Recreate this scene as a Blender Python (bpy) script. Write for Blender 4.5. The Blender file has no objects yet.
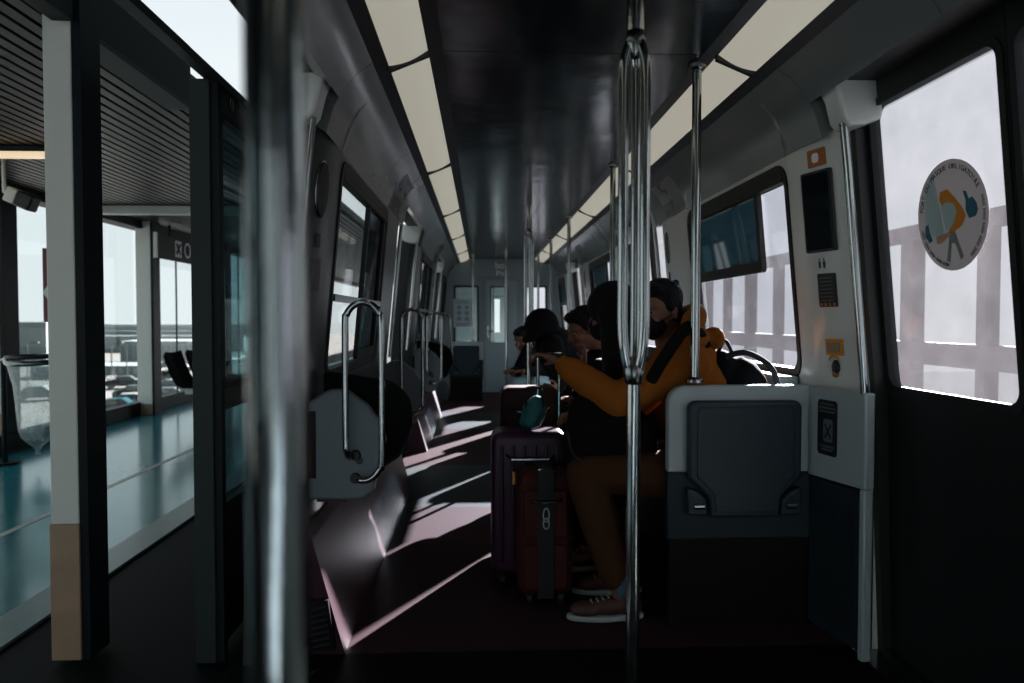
import bpy, bmesh, math, random
from mathutils import Vector, Matrix, Euler
random.seed(7)
PI = math.pi
COL = bpy.context.scene.collection
XC = 0.34            # centre line of the car
EYE = 1.19
F = 740.0
TH = math.atan(22.5 / F); PS = math.atan(31 / F * math.cos(TH))
_R = Vector((math.cos(PS), -math.sin(PS), 0))
_F = Vector((math.sin(PS) * math.cos(TH), math.cos(PS) * math.cos(TH), -math.sin(TH)))
_U = Vector((math.sin(PS) * math.sin(TH), math.cos(PS) * math.sin(TH), math.cos(TH)))
def ray(u, v): return _F + _R * ((u - 512) / F) + _U * ((341.5 - v) / F)
def atY(u, v, Y):
    r = ray(u, v); t = Y / r.y; return Vector((r.x * t, Y, EYE + r.z * t))
def atZ(u, v, Z):
    r = ray(u, v); t = (Z - EYE) / r.z; return Vector((r.x * t, r.y * t, Z))

# ------------------------------------------------------------ materials
def newmat(name):
    m = bpy.data.materials.new(name); m.use_nodes = True
    nt = m.node_tree; b = nt.nodes['Principled BSDF']; return m, nt, b
def mat(name, col, rough=.5, metal=0, bump=0, bscale=20, var=0, vscale=6, spec=.5, emit=None, estr=0, coat=0, vcol=None):
    m, nt, b = newmat(name)
    b.inputs['Base Color'].default_value = (*col, 1); b.inputs['Roughness'].default_value = rough
    b.inputs['Metallic'].default_value = metal; b.inputs['Specular IOR Level'].default_value = spec
    b.inputs['Coat Weight'].default_value = coat
    if emit: b.inputs['Emission Color'].default_value = (*emit, 1); b.inputs['Emission Strength'].default_value = estr
    tc = nt.nodes.new('ShaderNodeTexCoord')
    if bump:
        n = nt.nodes.new('ShaderNodeTexNoise'); n.inputs['Scale'].default_value = bscale; n.inputs['Detail'].default_value = 3
        bp = nt.nodes.new('ShaderNodeBump'); bp.inputs['Strength'].default_value = bump; bp.inputs['Distance'].default_value = .02
        nt.links.new(tc.outputs['Object'], n.inputs['Vector']); nt.links.new(n.outputs['Fac'], bp.inputs['Height'])
        nt.links.new(bp.outputs['Normal'], b.inputs['Normal'])
    if var:
        n = nt.nodes.new('ShaderNodeTexNoise'); n.inputs['Scale'].default_value = vscale; n.inputs['Detail'].default_value = 5
        mx = nt.nodes.new('ShaderNodeMix'); mx.data_type = 'RGBA'
        c2 = vcol or tuple(c * (1 - var) for c in col)
        mx.inputs[6].default_value = (*col, 1); mx.inputs[7].default_value = (*c2, 1)
        nt.links.new(tc.outputs['Object'], n.inputs['Vector']); nt.links.new(n.outputs['Fac'], mx.inputs[0])
        nt.links.new(mx.outputs[2], b.inputs['Base Color'])
    return m
def glass(name, tint, haze, hcol, refl=.06, hvar=.5, rough=.03):
    m = bpy.data.materials.new(name); m.use_nodes = True; nt = m.node_tree; nt.nodes.clear()
    o = nt.nodes.new('ShaderNodeOutputMaterial'); tr = nt.nodes.new('ShaderNodeBsdfTransparent'); tr.inputs[0].default_value = (*tint, 1)
    gl = nt.nodes.new('ShaderNodeBsdfGlossy'); gl.inputs['Roughness'].default_value = rough
    ge = nt.nodes.new('ShaderNodeNewGeometry'); dt = nt.nodes.new('ShaderNodeVectorMath'); dt.operation = 'DOT_PRODUCT'
    nt.links.new(ge.outputs['Normal'], dt.inputs[0]); nt.links.new(ge.outputs['Incoming'], dt.inputs[1])
    def mth(op, a, b):
        n = nt.nodes.new('ShaderNodeMath'); n.operation = op
        for i, q in enumerate((a, b)):
            if q is None: continue
            if isinstance(q, (int, float)): n.inputs[i].default_value = q
            else: nt.links.new(q, n.inputs[i])
        return n.outputs[0]
    c_ = mth('ABSOLUTE', dt.outputs['Value'], None); k_ = mth('POWER', mth('SUBTRACT', 1.0, c_), 5.0)
    mul = nt.nodes.new('ShaderNodeMath'); mul.operation = 'ADD'; mul.inputs[1].default_value = refl / 2; mul.use_clamp = True
    nt.links.new(mth('MULTIPLY', k_, .5), mul.inputs[0])
    m1 = nt.nodes.new('ShaderNodeMixShader'); nt.links.new(mul.outputs[0], m1.inputs[0])
    nt.links.new(tr.outputs[0], m1.inputs[1]); nt.links.new(gl.outputs[0], m1.inputs[2])
    last = m1
    if haze:
        tl = nt.nodes.new('ShaderNodeBsdfTranslucent'); tl.inputs[0].default_value = (*hcol, 1)
        df = nt.nodes.new('ShaderNodeBsdfDiffuse'); df.inputs[0].default_value = (*hcol, 1)
        m3 = nt.nodes.new('ShaderNodeMixShader'); m3.inputs[0].default_value = .35
        nt.links.new(tl.outputs[0], m3.inputs[1]); nt.links.new(df.outputs[0], m3.inputs[2])
        tc = nt.nodes.new('ShaderNodeTexCoord'); n = nt.nodes.new('ShaderNodeTexNoise'); n.inputs['Scale'].default_value = 3.5
        n.inputs['Detail'].default_value = 8; n.inputs['Roughness'].default_value = .7
        nt.links.new(tc.outputs['Object'], n.inputs['Vector'])
        mr = nt.nodes.new('ShaderNodeMapRange'); mr.inputs[1].default_value = .3; mr.inputs[2].default_value = .7
        mr.inputs[3].default_value = haze * (1 - hvar); mr.inputs[4].default_value = haze * (1 + hvar)
        nt.links.new(n.outputs['Fac'], mr.inputs[0])
        m2 = nt.nodes.new('ShaderNodeMixShader'); nt.links.new(mr.outputs[0], m2.inputs[0])
        nt.links.new(m1.outputs[0], m2.inputs[1]); nt.links.new(m3.outputs[0], m2.inputs[2]); last = m2
    nt.links.new(last.outputs[0], o.inputs[0]); return m

def film(name, col, w=.11):
    m, nt, b = newmat(name); b.inputs['Base Color'].default_value = (*col, 1); b.inputs['Roughness'].default_value = .5
    tl = nt.nodes.new('ShaderNodeBsdfTranslucent'); tl.inputs[0].default_value = (*col, 1); mx = nt.nodes.new('ShaderNodeMixShader'); mx.inputs[0].default_value = w
    nt.links.new(b.outputs[0], mx.inputs[1]); nt.links.new(tl.outputs[0], mx.inputs[2]); nt.links.new(mx.outputs[0], nt.nodes['Material Output'].inputs[0]); return m
M = {}
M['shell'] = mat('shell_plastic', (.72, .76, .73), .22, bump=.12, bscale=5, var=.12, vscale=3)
M['shell_shaded'] = mat('shell_shaded_left', (.045, .056, .057), .28, bump=.1, bscale=5, spec=.4)  # dark copy of the shell, shade of the left wall mixed into the colour
M['cove'] = mat('cove_laminate', (.15, .17, .17), .2, bump=.22, bscale=3.2)
M['ceil'] = mat('ceiling_laminate', (.009, .011, .013), .16, bump=.3, bscale=2.4, spec=.32)
M['black'] = mat('black_trim', (.006, .008, .009), .45)
M['rubber'] = mat('black_rubber', (.006, .007, .008), .6)
M['diffuser'] = mat('lamp_diffuser', (.4, .4, .36), .4, emit=(.78, .74, .61), estr=.43, spec=.2)
M['chrome'] = mat('brushed_steel', (.36, .39, .39), .14, 1, bump=.02, bscale=60)
M['chrome_dark'] = mat('dull_steel', (.22, .24, .24), .22, 1)
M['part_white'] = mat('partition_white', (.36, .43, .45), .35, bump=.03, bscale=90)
M['part_blue'] = mat('partition_blue_grey', (.013, .026, .034), .45, spec=.25)
M['pad'] = mat('seat_pad_teal', (.010, .028, .038), .38, bump=.03, bscale=120, spec=.3)
M['maroon'] = mat('maroon_panel', (.007, .0035, .005), .5, spec=.15)
M['part_white_shaded'] = mat('partition_white_shaded', (.13, .17, .19), .4)  # darker copy of the partition white, left-side shade put into its colour
M['aub'] = mat('aubergine_kick_panel', (.036, .014, .022), .42, spec=.15)
M['dark_grille'] = mat('grille_blue_grey', (.014, .024, .03), .5, spec=.25)
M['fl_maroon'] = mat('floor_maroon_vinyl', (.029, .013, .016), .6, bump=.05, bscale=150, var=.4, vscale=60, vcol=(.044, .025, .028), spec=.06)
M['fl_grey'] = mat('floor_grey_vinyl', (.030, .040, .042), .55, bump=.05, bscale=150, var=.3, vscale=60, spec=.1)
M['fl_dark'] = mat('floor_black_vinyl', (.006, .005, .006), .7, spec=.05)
M['endwall'] = mat('end_wall_laminate', (.20, .245, .26), .3)
M['enddoor'] = mat('end_door_laminate', (.24, .31, .34), .35)
M['clear'] = glass('window_glass', (.945, .975, .98), .002, (.8, .8, .8), .05)
M['tint'] = glass('tinted_glass', (.12, .20, .22), 0, (1, 1, 1), .10)
M['haze'] = glass('dusty_window_glass', (.64, .65, .69), .02, (.82, .80, .84), .04, .35)
M['haze2'] = glass('dusty_door_glass', (.68, .68, .705), .026, (.85, .83, .86), .02, .4)
M['leafglass'] = glass('leaf_glass', (.35, .5, .52), .01, (.6, .7, .7), .22)
M['sticker_grey'] = film('sticker_paper', (.60, .57, .58))
M['orange'] = film('orange_print', (.75, .28, .02))
M['teal_print'] = film('teal_print', (.02, .16, .22))
M['paleblue'] = film('pale_blue_print', (.50, .64, .66))
M['grey_print'] = film('grey_print', (.22, .27, .27))
M['ink'] = mat('ink_print', (.02, .02, .025), .5)
M['white_print'] = mat('white_print', (.9, .9, .88), .5)
M['screen'] = mat('dark_display', (.004, .006, .008), .08)
M['label_black'] = mat('label_black', (.012, .014, .02), .35)
M['label_text'] = mat('label_faint_text', (.10, .12, .14), .5)
M['rust'] = mat('orange_brown_label', (.38, .13, .03), .45)
# platform
M['pfloor'] = mat('platform_tile', (.020, .22, .27), .16, bump=.06, bscale=3, var=.5, vscale=2.2, vcol=(.04, .32, .36), spec=.75)
M['pfloor'].node_tree.nodes['Principled BSDF'].inputs['Specular Tint'].default_value = (.30, .95, 1, 1)
M['pedge'] = mat('platform_edge_stone', (.22, .36, .36), .3, var=.4, vscale=9)
M['pedge_dark'] = mat('threshold_and_floor_shade', (.004, .006, .007), .6, spec=.08)
M['stripe'] = mat('pale_floor_stripe', (.6, .62, .58), .4)
M['post'] = mat('painted_post', (.80, .84, .78), .5, var=.12, vscale=5)
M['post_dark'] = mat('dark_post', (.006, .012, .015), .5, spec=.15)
M['post_grey'] = mat('grey_leaf_post', (.022, .032, .033), .5, spec=.2)
M['clad'] = mat('worn_bronze_cladding', (.55, .38, .25), .5, .1, var=.6, vscale=7)
M['slat'] = mat('soffit_slat', (.008, .011, .012), .4, spec=.2)
M['lampw'] = mat('tube_lamp', (.8, .7, .5), .4, emit=(1, .78, .5), estr=.75)
M['signb'] = mat('sign_black', (.004, .005, .005), .5, spec=.1)
M['red'] = mat('poster_red', (.15, .012, .02), .5)
M['bagplastic'] = glass('clear_plastic_bag', (.88, .94, .94), .30, (.85, .92, .92), .12, .8, .2)
M['concrete'] = mat('far_concrete', (.24, .27, .265), .9, var=.35, vscale=.25, spec=0)
M['concrete2'] = mat('far_concrete_dark', (.15, .18, .18), .9, var=.35, vscale=.3, spec=0)
M['asphalt'] = mat('far_asphalt', (.070, .073, .072), .95, var=.45, vscale=.08, vcol=(.11, .10, .095), spec=0)
M['car_w'] = mat('car_paint_white', (.09, .10, .10), .5, spec=0)
M['car_b'] = mat('car_paint_blue', (.010, .025, .03), .5, spec=0)
M['car_g'] = mat('car_paint_grey', (.03, .037, .038), .5, spec=0)
M['leafg'] = mat('foliage', (.006, .018, .013), .8, spec=0)
M['purple'] = mat('gallery_purple_paint', (.048, .036, .055), .8, spec=.1)
M['gwall'] = mat('gallery_wall', (.05, .054, .056), .9, spec=0)
# people, bags
M['skin'] = mat('skin', (.20, .095, .062), .55, spec=.3)
M['hair'] = mat('black_hair', (.004, .004, .005), .65, bump=.5, bscale=90, spec=.2)
M['hoodie'] = mat('orange_hoodie', (.30, .095, .014), .9, bump=.25, bscale=14, var=.15, vscale=4, spec=.1)
M['trouser'] = mat('brown_trousers', (.05, .022, .010), .9, bump=.5, bscale=16, spec=.1)
M['blackcloth'] = mat('black_cloth', (.0045, .005, .006), .9, bump=.3, bscale=14, spec=.12)
M['coat'] = mat('dark_coat', (.005, .004, .0055), .9, bump=.3, bscale=12, spec=.12)
M['jeans'] = mat('pale_jeans', (.25, .36, .40), .9, bump=.3, bscale=20)
M['mask'] = mat('black_mask', (.004, .004, .006), .8, spec=.2)
M['sclera'] = mat('eye_white', (.22, .20, .19), .4)
M['eye'] = mat('eye', (.03, .02, .018), .2)
M['shoe'] = mat('brown_sneaker', (.09, .035, .02), .6, var=.7, vscale=30)
M['sole'] = mat('pale_sole', (.30, .34, .34), .5)
M['sock'] = mat('blue_sock', (.05, .10, .14), .9)
M['case_p'] = mat('purple_suitcase', (.035, .012, .03), .32, spec=.35)
M['case_r'] = mat('dark_red_suitcase', (.075, .012, .012), .6, var=.8, vscale=22, spec=.2)
M['case_m'] = mat('maroon_luggage', (.035, .012, .012), .6, spec=.2)
M['tealbag'] = mat('teal_bag', (.010, .11, .12), .7, bump=.3, bscale=18)
M['strap'] = mat('black_strap', (.006, .006, .007), .8)
M['gold'] = mat('brass_pull', (.45, .22, .07), .35, .8)

# ------------------------------------------------------------ mesh helpers
class MB:
    def __init__(s): s.v = []; s.f = []; s.m = []; s.cm = 0
    def add(s, vs, fs):
        o = len(s.v); s.v += [Vector(v) for v in vs]
        for f in fs: s.f.append([i + o for i in f]); s.m.append(s.cm)
        return s
    def box(s, x0, x1, y0, y1, z0, z1):
        return s.add([(x, y, z) for z in (z0, z1) for x, y in ((x0, y0), (x1, y0), (x1, y1), (x0, y1))],
                     [(3, 2, 1, 0), (4, 5, 6, 7), (0, 1, 5, 4), (1, 2, 6, 5), (2, 3, 7, 6), (3, 0, 4, 7)])
    def obox(s, c, ax, ay, az):
        c, ax, ay, az = map(Vector, (c, ax, ay, az))
        return s.add([c + ax * i + ay * j + az * k for k in (-1, 1) for i, j in ((-1, -1), (1, -1), (1, 1), (-1, 1))],
                     [(3, 2, 1, 0), (4, 5, 6, 7), (0, 1, 5, 4), (1, 2, 6, 5), (2, 3, 7, 6), (3, 0, 4, 7)])
    def tube(s, pts, r, n=12, cap=True, closed=False):
        pts = [Vector(p) for p in pts]; rs = r if isinstance(r, (list, tuple)) else [r] * len(pts)
        N = len(pts); vs = []; up = None
        for i in range(N):
            if closed: t = pts[(i + 1) % N] - pts[i - 1]
            else: t = pts[min(i + 1, N - 1)] - pts[max(i - 1, 0)]
            t.normalize()
            if up is None:
                up = Vector((0, 0, 1)) if abs(t.z) < .9 else Vector((1, 0, 0))
            a = (up - t * up.dot(t)).normalized(); b = t.cross(a); up = a
            for k in range(n):
                an = 2 * PI * k / n; vs.append(pts[i] + (a * math.cos(an) + b * math.sin(an)) * rs[i])
        fs = []
        for i in range(N if closed else N - 1):
            j = (i + 1) % N
            for k in range(n): k2 = (k + 1) % n; fs.append((i * n + k, i * n + k2, j * n + k2, j * n + k))
        if cap and not closed: fs.append(tuple(range(n))[::-1]); fs.append(tuple((N - 1) * n + k for k in range(n)))
        return s.add(vs, fs)
    def prism(s, poly, d):          # poly: list of points (planar), extruded along d
        poly = [Vector(p) for p in poly]; d = Vector(d); n = len(poly)
        vs = poly + [p + d for p in poly]
        return s.add(vs, [tuple(range(n))[::-1], tuple(range(n, 2 * n))] + [(i, (i + 1) % n, n + (i + 1) % n, n + i) for i in range(n)])
    def ring(s, outer, inner, d):    # plate with a hole: matched rings, extruded along d
        o = [Vector(p) for p in outer]; q = [Vector(p) for p in inner]; n = len(o); d = Vector(d)
        vs = o + q + [p + d for p in o] + [p + d for p in q]; fs = []
        for i in range(n):
            j = (i + 1) % n
            fs += [(i, j, n + j, n + i), (2 * n + j, 2 * n + i, 3 * n + i, 3 * n + j), (i, 2 * n + i, 2 * n + j, j), (n + j, 3 * n + j, 3 * n + i, n + i)]
        return s.add(vs, fs)
    def grid(s, P, nu, nv, Q=None):   # P(i,j) front; Q(i,j) back -> solid slab
        o = len(s.v); vs = [P(i, j) for i in range(nu) for j in range(nv)]; k = nu * nv
        fs = [(i * nv + j, (i + 1) * nv + j, (i + 1) * nv + j + 1, i * nv + j + 1) for i in range(nu - 1) for j in range(nv - 1)]
        if Q:
            vs += [Q(i, j) for i in range(nu) for j in range(nv)]
            fs += [tuple(k + a for a in f[::-1]) for f in fs]
            for i in range(nu - 1):
                for j in (0, nv - 1): fs.append((i * nv + j, (i + 1) * nv + j, k + (i + 1) * nv + j, k + i * nv + j))
            for j in range(nv - 1):
                for i in (0, nu - 1): fs.append((i * nv + j, i * nv + j + 1, k + i * nv + j + 1, k + i * nv + j))
        return s.add(vs, fs)
    def ico(s, c, r, rot=None, sub=2):
        bm = bmesh.new(); bmesh.ops.create_icosphere(bm, subdivisions=sub, radius=1)
        r = r if isinstance(r, (list, tuple)) else (r, r, r); R = rot or Matrix.Identity(3)
        vs = [Vector(c) + R @ Vector((v.co.x * r[0], v.co.y * r[1], v.co.z * r[2])) for v in bm.verts]
        fs = [tuple(v.index for v in f.verts) for f in bm.faces]; bm.free(); return s.add(vs, fs)
    def cap(s, a, ra, b, rb):
        s.ico(a, ra); s.ico(b, rb); return s.tube([a, b], [ra, rb], 14)
    def chain(s, pts):
        for (a, ra), (b, rb) in zip(pts, pts[1:]): s.cap(a, ra, b, rb)
        return s
def wpos(o):
    p = Vector((0, 0, 0))
    while o: p = p + o.location; o = o.parent
    return p
def build(mb, name, mats, parent=None, smooth=True, bevel=0, bseg=2, origin=None, angle=40):
    me = bpy.data.meshes.new(name); off = wpos(parent) if parent else Vector(origin or (0, 0, 0))
    me.from_pydata([v - off for v in mb.v], [], mb.f)
    for mm in (mats if isinstance(mats, (list, tuple)) else [mats]): me.materials.append(mm if not isinstance(mm, str) else M[mm])
    for p, i in zip(me.polygons, mb.m): p.material_index = i
    bm = bmesh.new(); bm.from_mesh(me); bmesh.ops.recalc_face_normals(bm, faces=bm.faces); bm.to_mesh(me); bm.free()
    o = bpy.data.objects.new(name, me); COL.objects.link(o)
    if parent: o.parent = parent
    else: o.location = off
    if smooth:
        for p in me.polygons: p.use_smooth = True
        try: me.set_sharp_from_angle(angle=math.radians(angle))
        except Exception: pass
    if bevel:
        b = o.modifiers.new('bevel', 'BEVEL'); b.width = bevel; b.segments = bseg; b.limit_method = 'ANGLE'; b.harden_normals = False
    return o
def organic(mb, name, mats, parent=None, voxel=.008, it=6, fac=.6, origin=None):
    """closed overlapping volumes fused into one continuous skin"""
    t = build(mb, name, mats, parent, smooth=False, origin=origin)
    r = t.modifiers.new('r', 'REMESH'); r.mode = 'VOXEL'; r.voxel_size = voxel; r.use_smooth_shade = True
    s = t.modifiers.new('s', 'SMOOTH'); s.iterations = it; s.factor = fac
    dg = bpy.context.evaluated_depsgraph_get(); me = bpy.data.meshes.new_from_object(t.evaluated_get(dg))
    t.modifiers.clear(); old = t.data; t.data = me; bpy.data.meshes.remove(old); me.name = name
    if not me.materials:
        me.materials.append(M[mats] if isinstance(mats, str) else mats)
    for p in me.polygons: p.use_smooth = True
    return t
def thing(name, loc, label, cat, group=None):
    o = bpy.data.objects.new(name, None); COL.objects.link(o); o.location = Vector(loc); o.empty_display_size = .05
    o['label'] = label; o['category'] = cat
    if group: o['group'] = group
    return o
def tag(o, label, cat, group=None):
    o['label'] = label; o['category'] = cat
    if group: o['group'] = group
    return o
def struct(o, label=None, cat=None):
    o['kind'] = 'structure'
    if label: o['label'] = label
    if cat: o['category'] = cat
    return o
def copy_tree(o, parent=None):
    c = o.copy(); COL.objects.link(c); c.parent = parent
    for ch in list(o.children): copy_tree(ch, c)
    return c
def rrect(x0, x1, z0, z1, r, n=6):
    pts = []
    for cx, cz, a0 in ((x1 - r, z1 - r, 0), (x0 + r, z1 - r, 90), (x0 + r, z0 + r, 180), (x1 - r, z0 + r, 270)):
        for k in range(n + 1):
            a = math.radians(a0 + 90 * k / n); pts.append((cx + r * math.cos(a), cz + r * math.sin(a)))
    return pts
def rectmatch(x0, x1, z0, z1, inner):
    """outer rectangle points matched to rounded inner ring (n+1 per corner)"""
    k = len(inner) // 4; pts = []
    corners = [(x1, z1), (x0, z1), (x0, z0), (x1, z0)]
    for c in range(4):
        for i in range(k):
            cx, cz = corners[c]; ix, iz = inner[c * k + i]
            t = i / (k - 1)
            if c in (0, 2): p = (cx, iz + (cz - iz) * min(1, 2 * t)) if t <= .5 else (ix + (cx - ix) * (2 - 2 * t), cz)
            else: p = (ix + (cx - ix) * min(1, 2 * t), cz) if t <= .5 else (cx, iz + (cz - iz) * (2 - 2 * t))
            pts.append(p)
    return pts
_fcache = {}
def text_mesh(txt, size):
    cu = bpy.data.curves.new('t', 'FONT'); cu.body = txt; cu.size = size; cu.extrude = .0006; cu.align_x = 'CENTER'; cu.align_y = 'CENTER'
    o = bpy.data.objects.new('t', cu); COL.objects.link(o)
    dg = bpy.context.evaluated_depsgraph_get(); me = bpy.data.meshes.new_from_object(o.evaluated_get(dg))
    v = [p.co.copy() for p in me.vertices]; f = [tuple(p.vertices) for p in me.polygons]
    bpy.data.objects.remove(o); bpy.data.curves.remove(cu); bpy.data.meshes.remove(me); return v, f
def add_text(mb, txt, size, c, right, up, rot=0):
    v, f = text_mesh(txt, size); right = Vector(right).normalized(); up = Vector(up).normalized(); nrm = right.cross(up)
    cr, sr = math.cos(rot), math.sin(rot)
    mb.add([Vector(c) + right * (p.x * cr - p.y * sr) + up * (p.x * sr + p.y * cr) + nrm * p.z for p in v], f)

# ------------------------------------------------------------ car body profile
HW = [(0, .84), (.42, .965), (.93, .962), (.95, .960), (1.84, .878), (1.93, .85), (1.99, .815), (2.04, .77), (2.08, .715)]
def hw(z):
    for (a, x), (b, y) in zip(HW, HW[1:]):
        if z <= b: return x + (y - x) * (z - a) / (b - a)
    return HW[-1][1]
def hwv(z): return .965 if z < .42 else hw(z)      # upright foot used on pillars
def dhw(z): return 1.12 - .03 * z if z < .95 else 1.0915 - .094 * (z - .95)   # door plane
Y0, Y1 = -1.5, 12.0
BAYS = [(Y0, .85, -1.15, .50), (2.58, 5.18, 2.93, 4.36), (6.58, 9.18, 6.93, 8.36), (10.58, Y1, 10.82, 11.75)]
DOORS = [(.85, 2.58), (5.18, 6.58), (9.18, 10.58)]
def flare(y):
    d = min([abs(y - e) for dd in DOORS for e in dd]); return .075 * (1 - d / .30) ** 2 if d < .30 else 0
T = .07
def wall(s, name):
    mb = MB()
    def P(y, z, t=0, foot=False): return Vector((XC + s * ((hw(z) if foot else hwv(z)) + flare(y) + t), y, z))
    def slab(ys, zs, foot=False): mb.grid(lambda i, j: P(ys[i], zs[j], 0, foot), len(ys), len(zs), lambda i, j: P(ys[i], zs[j], T, foot))
    lin = lambda a, b, n: [a + (b - a) * i / n for i in range(n + 1)]
    for (b0, b1, w0, w1) in BAYS:
        zs = [0, .42, .93, .95] + lin(1.1, 1.84, 5) + [1.93, 1.99, 2.04]
        slab(lin(b0, w0, 12), zs); slab(lin(w1, b1, 12), zs)
        slab(lin(w0, w1, 6), [0, .2, .42, .6, .93], s < 0)
        inner = rrect(w0 + .02, w1 - .02, .965, 1.80, .07); outer = rectmatch(w0, w1, .93, 1.84, inner)
        mb.ring([P(y, z) for y, z in outer], [P(y, z) for y, z in inner], (s * T, 0, 0))
    return struct(build(mb, name, 'shell' if s > 0 else 'shell_shaded', angle=30), 'wall of the metro car beside the windows', 'wall')
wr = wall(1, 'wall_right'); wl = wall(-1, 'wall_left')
def cove(s, name):
    mb = MB(); zs = [1.84, 1.88, 1.93, 1.96, 1.99, 2.02, 2.04, 2.06, 2.08]
    seams = [Y0, .80, 1.86, 2.62, 4.0, 5.14, 6.62, 7.9, 9.14, 10.6, Y1]
    for a, b in zip(seams, seams[1:]):
        indoor = any(a >= d0 - .1 and b <= d1 + .9 and (a + b) / 2 > d0 and (a + b) / 2 < d1 for d0, d1 in DOORS)
        z_ = [z for z in zs if z >= 1.95] if indoor else zs
        b_ = b - .004
        mb.grid(lambda i, j: Vector((XC + s * hw(z_[j]), (a, b_)[i], z_[j])), 2, len(z_), lambda i, j: Vector((XC + s * (hw(z_[j]) + .05), (a, b_)[i], z_[j] + .03)))
    return struct(build(mb, name, 'cove'), 'glossy cove panels above the windows', 'trim')
cove(1, 'trim_1'); cove(-1, 'trim_2')
# floor
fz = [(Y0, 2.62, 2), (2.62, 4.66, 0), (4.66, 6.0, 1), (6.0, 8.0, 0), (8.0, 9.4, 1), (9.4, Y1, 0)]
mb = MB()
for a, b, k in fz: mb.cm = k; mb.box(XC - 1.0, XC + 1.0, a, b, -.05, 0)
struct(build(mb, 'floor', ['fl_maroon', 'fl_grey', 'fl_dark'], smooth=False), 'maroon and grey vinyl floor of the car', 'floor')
mb = MB()
for s in (-1, 1):
    for d0, d1 in DOORS: mb.box(*sorted((XC + s * 1.0, XC + s * 1.09)), d0, d1, -.05, .0); mb.box(*sorted((XC + s * 1.09, XC + s * 1.2)), d0, d1, -.05, .016 if s > 0 else 0)
struct(build(mb, 'trim_3', 'chrome_dark', smooth=False), 'metal door thresholds', 'trim')
# ceiling
mb = MB(); W = .475
seams = [Y0, .8, 2.72, 4.64, 6.56, 8.48, 10.4, Y1]
for a, b in zip(seams, seams[1:]):
    for x0, x1 in ((-W, -.155), (-.15, .15), (.155, W)) if a > 4 else ((-W, W),):
        mb.box(XC + x0, XC + x1, a, b - .006, 2.16, 2.19)
mb.box(XC - W, XC + W, Y0, Y1, 2.166, 2.25)
struct(build(mb, 'ceiling', 'ceil', smooth=False), 'dark glossy ceiling panels', 'ceiling')
mb = MB()
for s in (-1, 1):
    q = [(.475, 2.16), (.53, 2.158), (.53, 2.175), (.67, 2.118), (.67, 2.10), (.72, 2.08), (.78, 2.2), (.475, 2.25)]
    mb.prism([(XC + s * x, Y0, z) for x, z in q], (0, Y1 - Y0, 0))
struct(build(mb, 'trim_4', 'black', smooth=False), 'black channels along both strip lights', 'trim')
mb = MB(); mb.prism([(XC - .99, Y0, 2.06), (XC - .8, Y0, 2.2), (XC - .4, Y0, 2.30), (XC + .4, Y0, 2.30), (XC + .8, Y0, 2.2), (XC + 1.06, Y0, 1.97), (XC + 1.06, Y0, 2.15), (XC + .7, Y0, 2.42), (XC - .7, Y0, 2.42), (XC - 1.06, Y0, 2.15)], (0, Y1 - Y0, 0))
struct(build(mb, 'train_roof', 'black', smooth=False), 'roof shell of the metro car', 'roof')
# strip lights
for s, nm in ((-1, 'long ceiling strip light above the left windows'), (1, 'long ceiling strip light above the right windows')):
    t = thing('strip_light', (XC + s * .6, 5, 2.14), nm, 'ceiling light', 'ceiling strip lights')
    mbf = MB()
    for a, b in zip(seams, seams[1:]):
        mb = MB()
        prof = [(s * (.53 + .14 * k / 6), 2.158 - .058 * k / 6 - .012 * math.sin(PI * k / 6)) for k in range(7)]
        a_, b_ = max(a, Y0) + .012, min(b, Y1 - .02) - .012
        mb.grid(lambda i, j: Vector((XC + prof[j][0], (a_, b_)[i], prof[j][1])), 2, 7, lambda i, j: Vector((XC + prof[j][0], (a_, b_)[i], prof[j][1] + .012)))
        build(mb, 'diffuser', 'diffuser', t)
        mb = MB(); mb.obox((XC + s * .6, a, 2.122), (.075, 0, -s * .031), (0, .012, 0), (0, 0, .012)); build(mb, 'divider', 'black', t, smooth=False)

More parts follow.
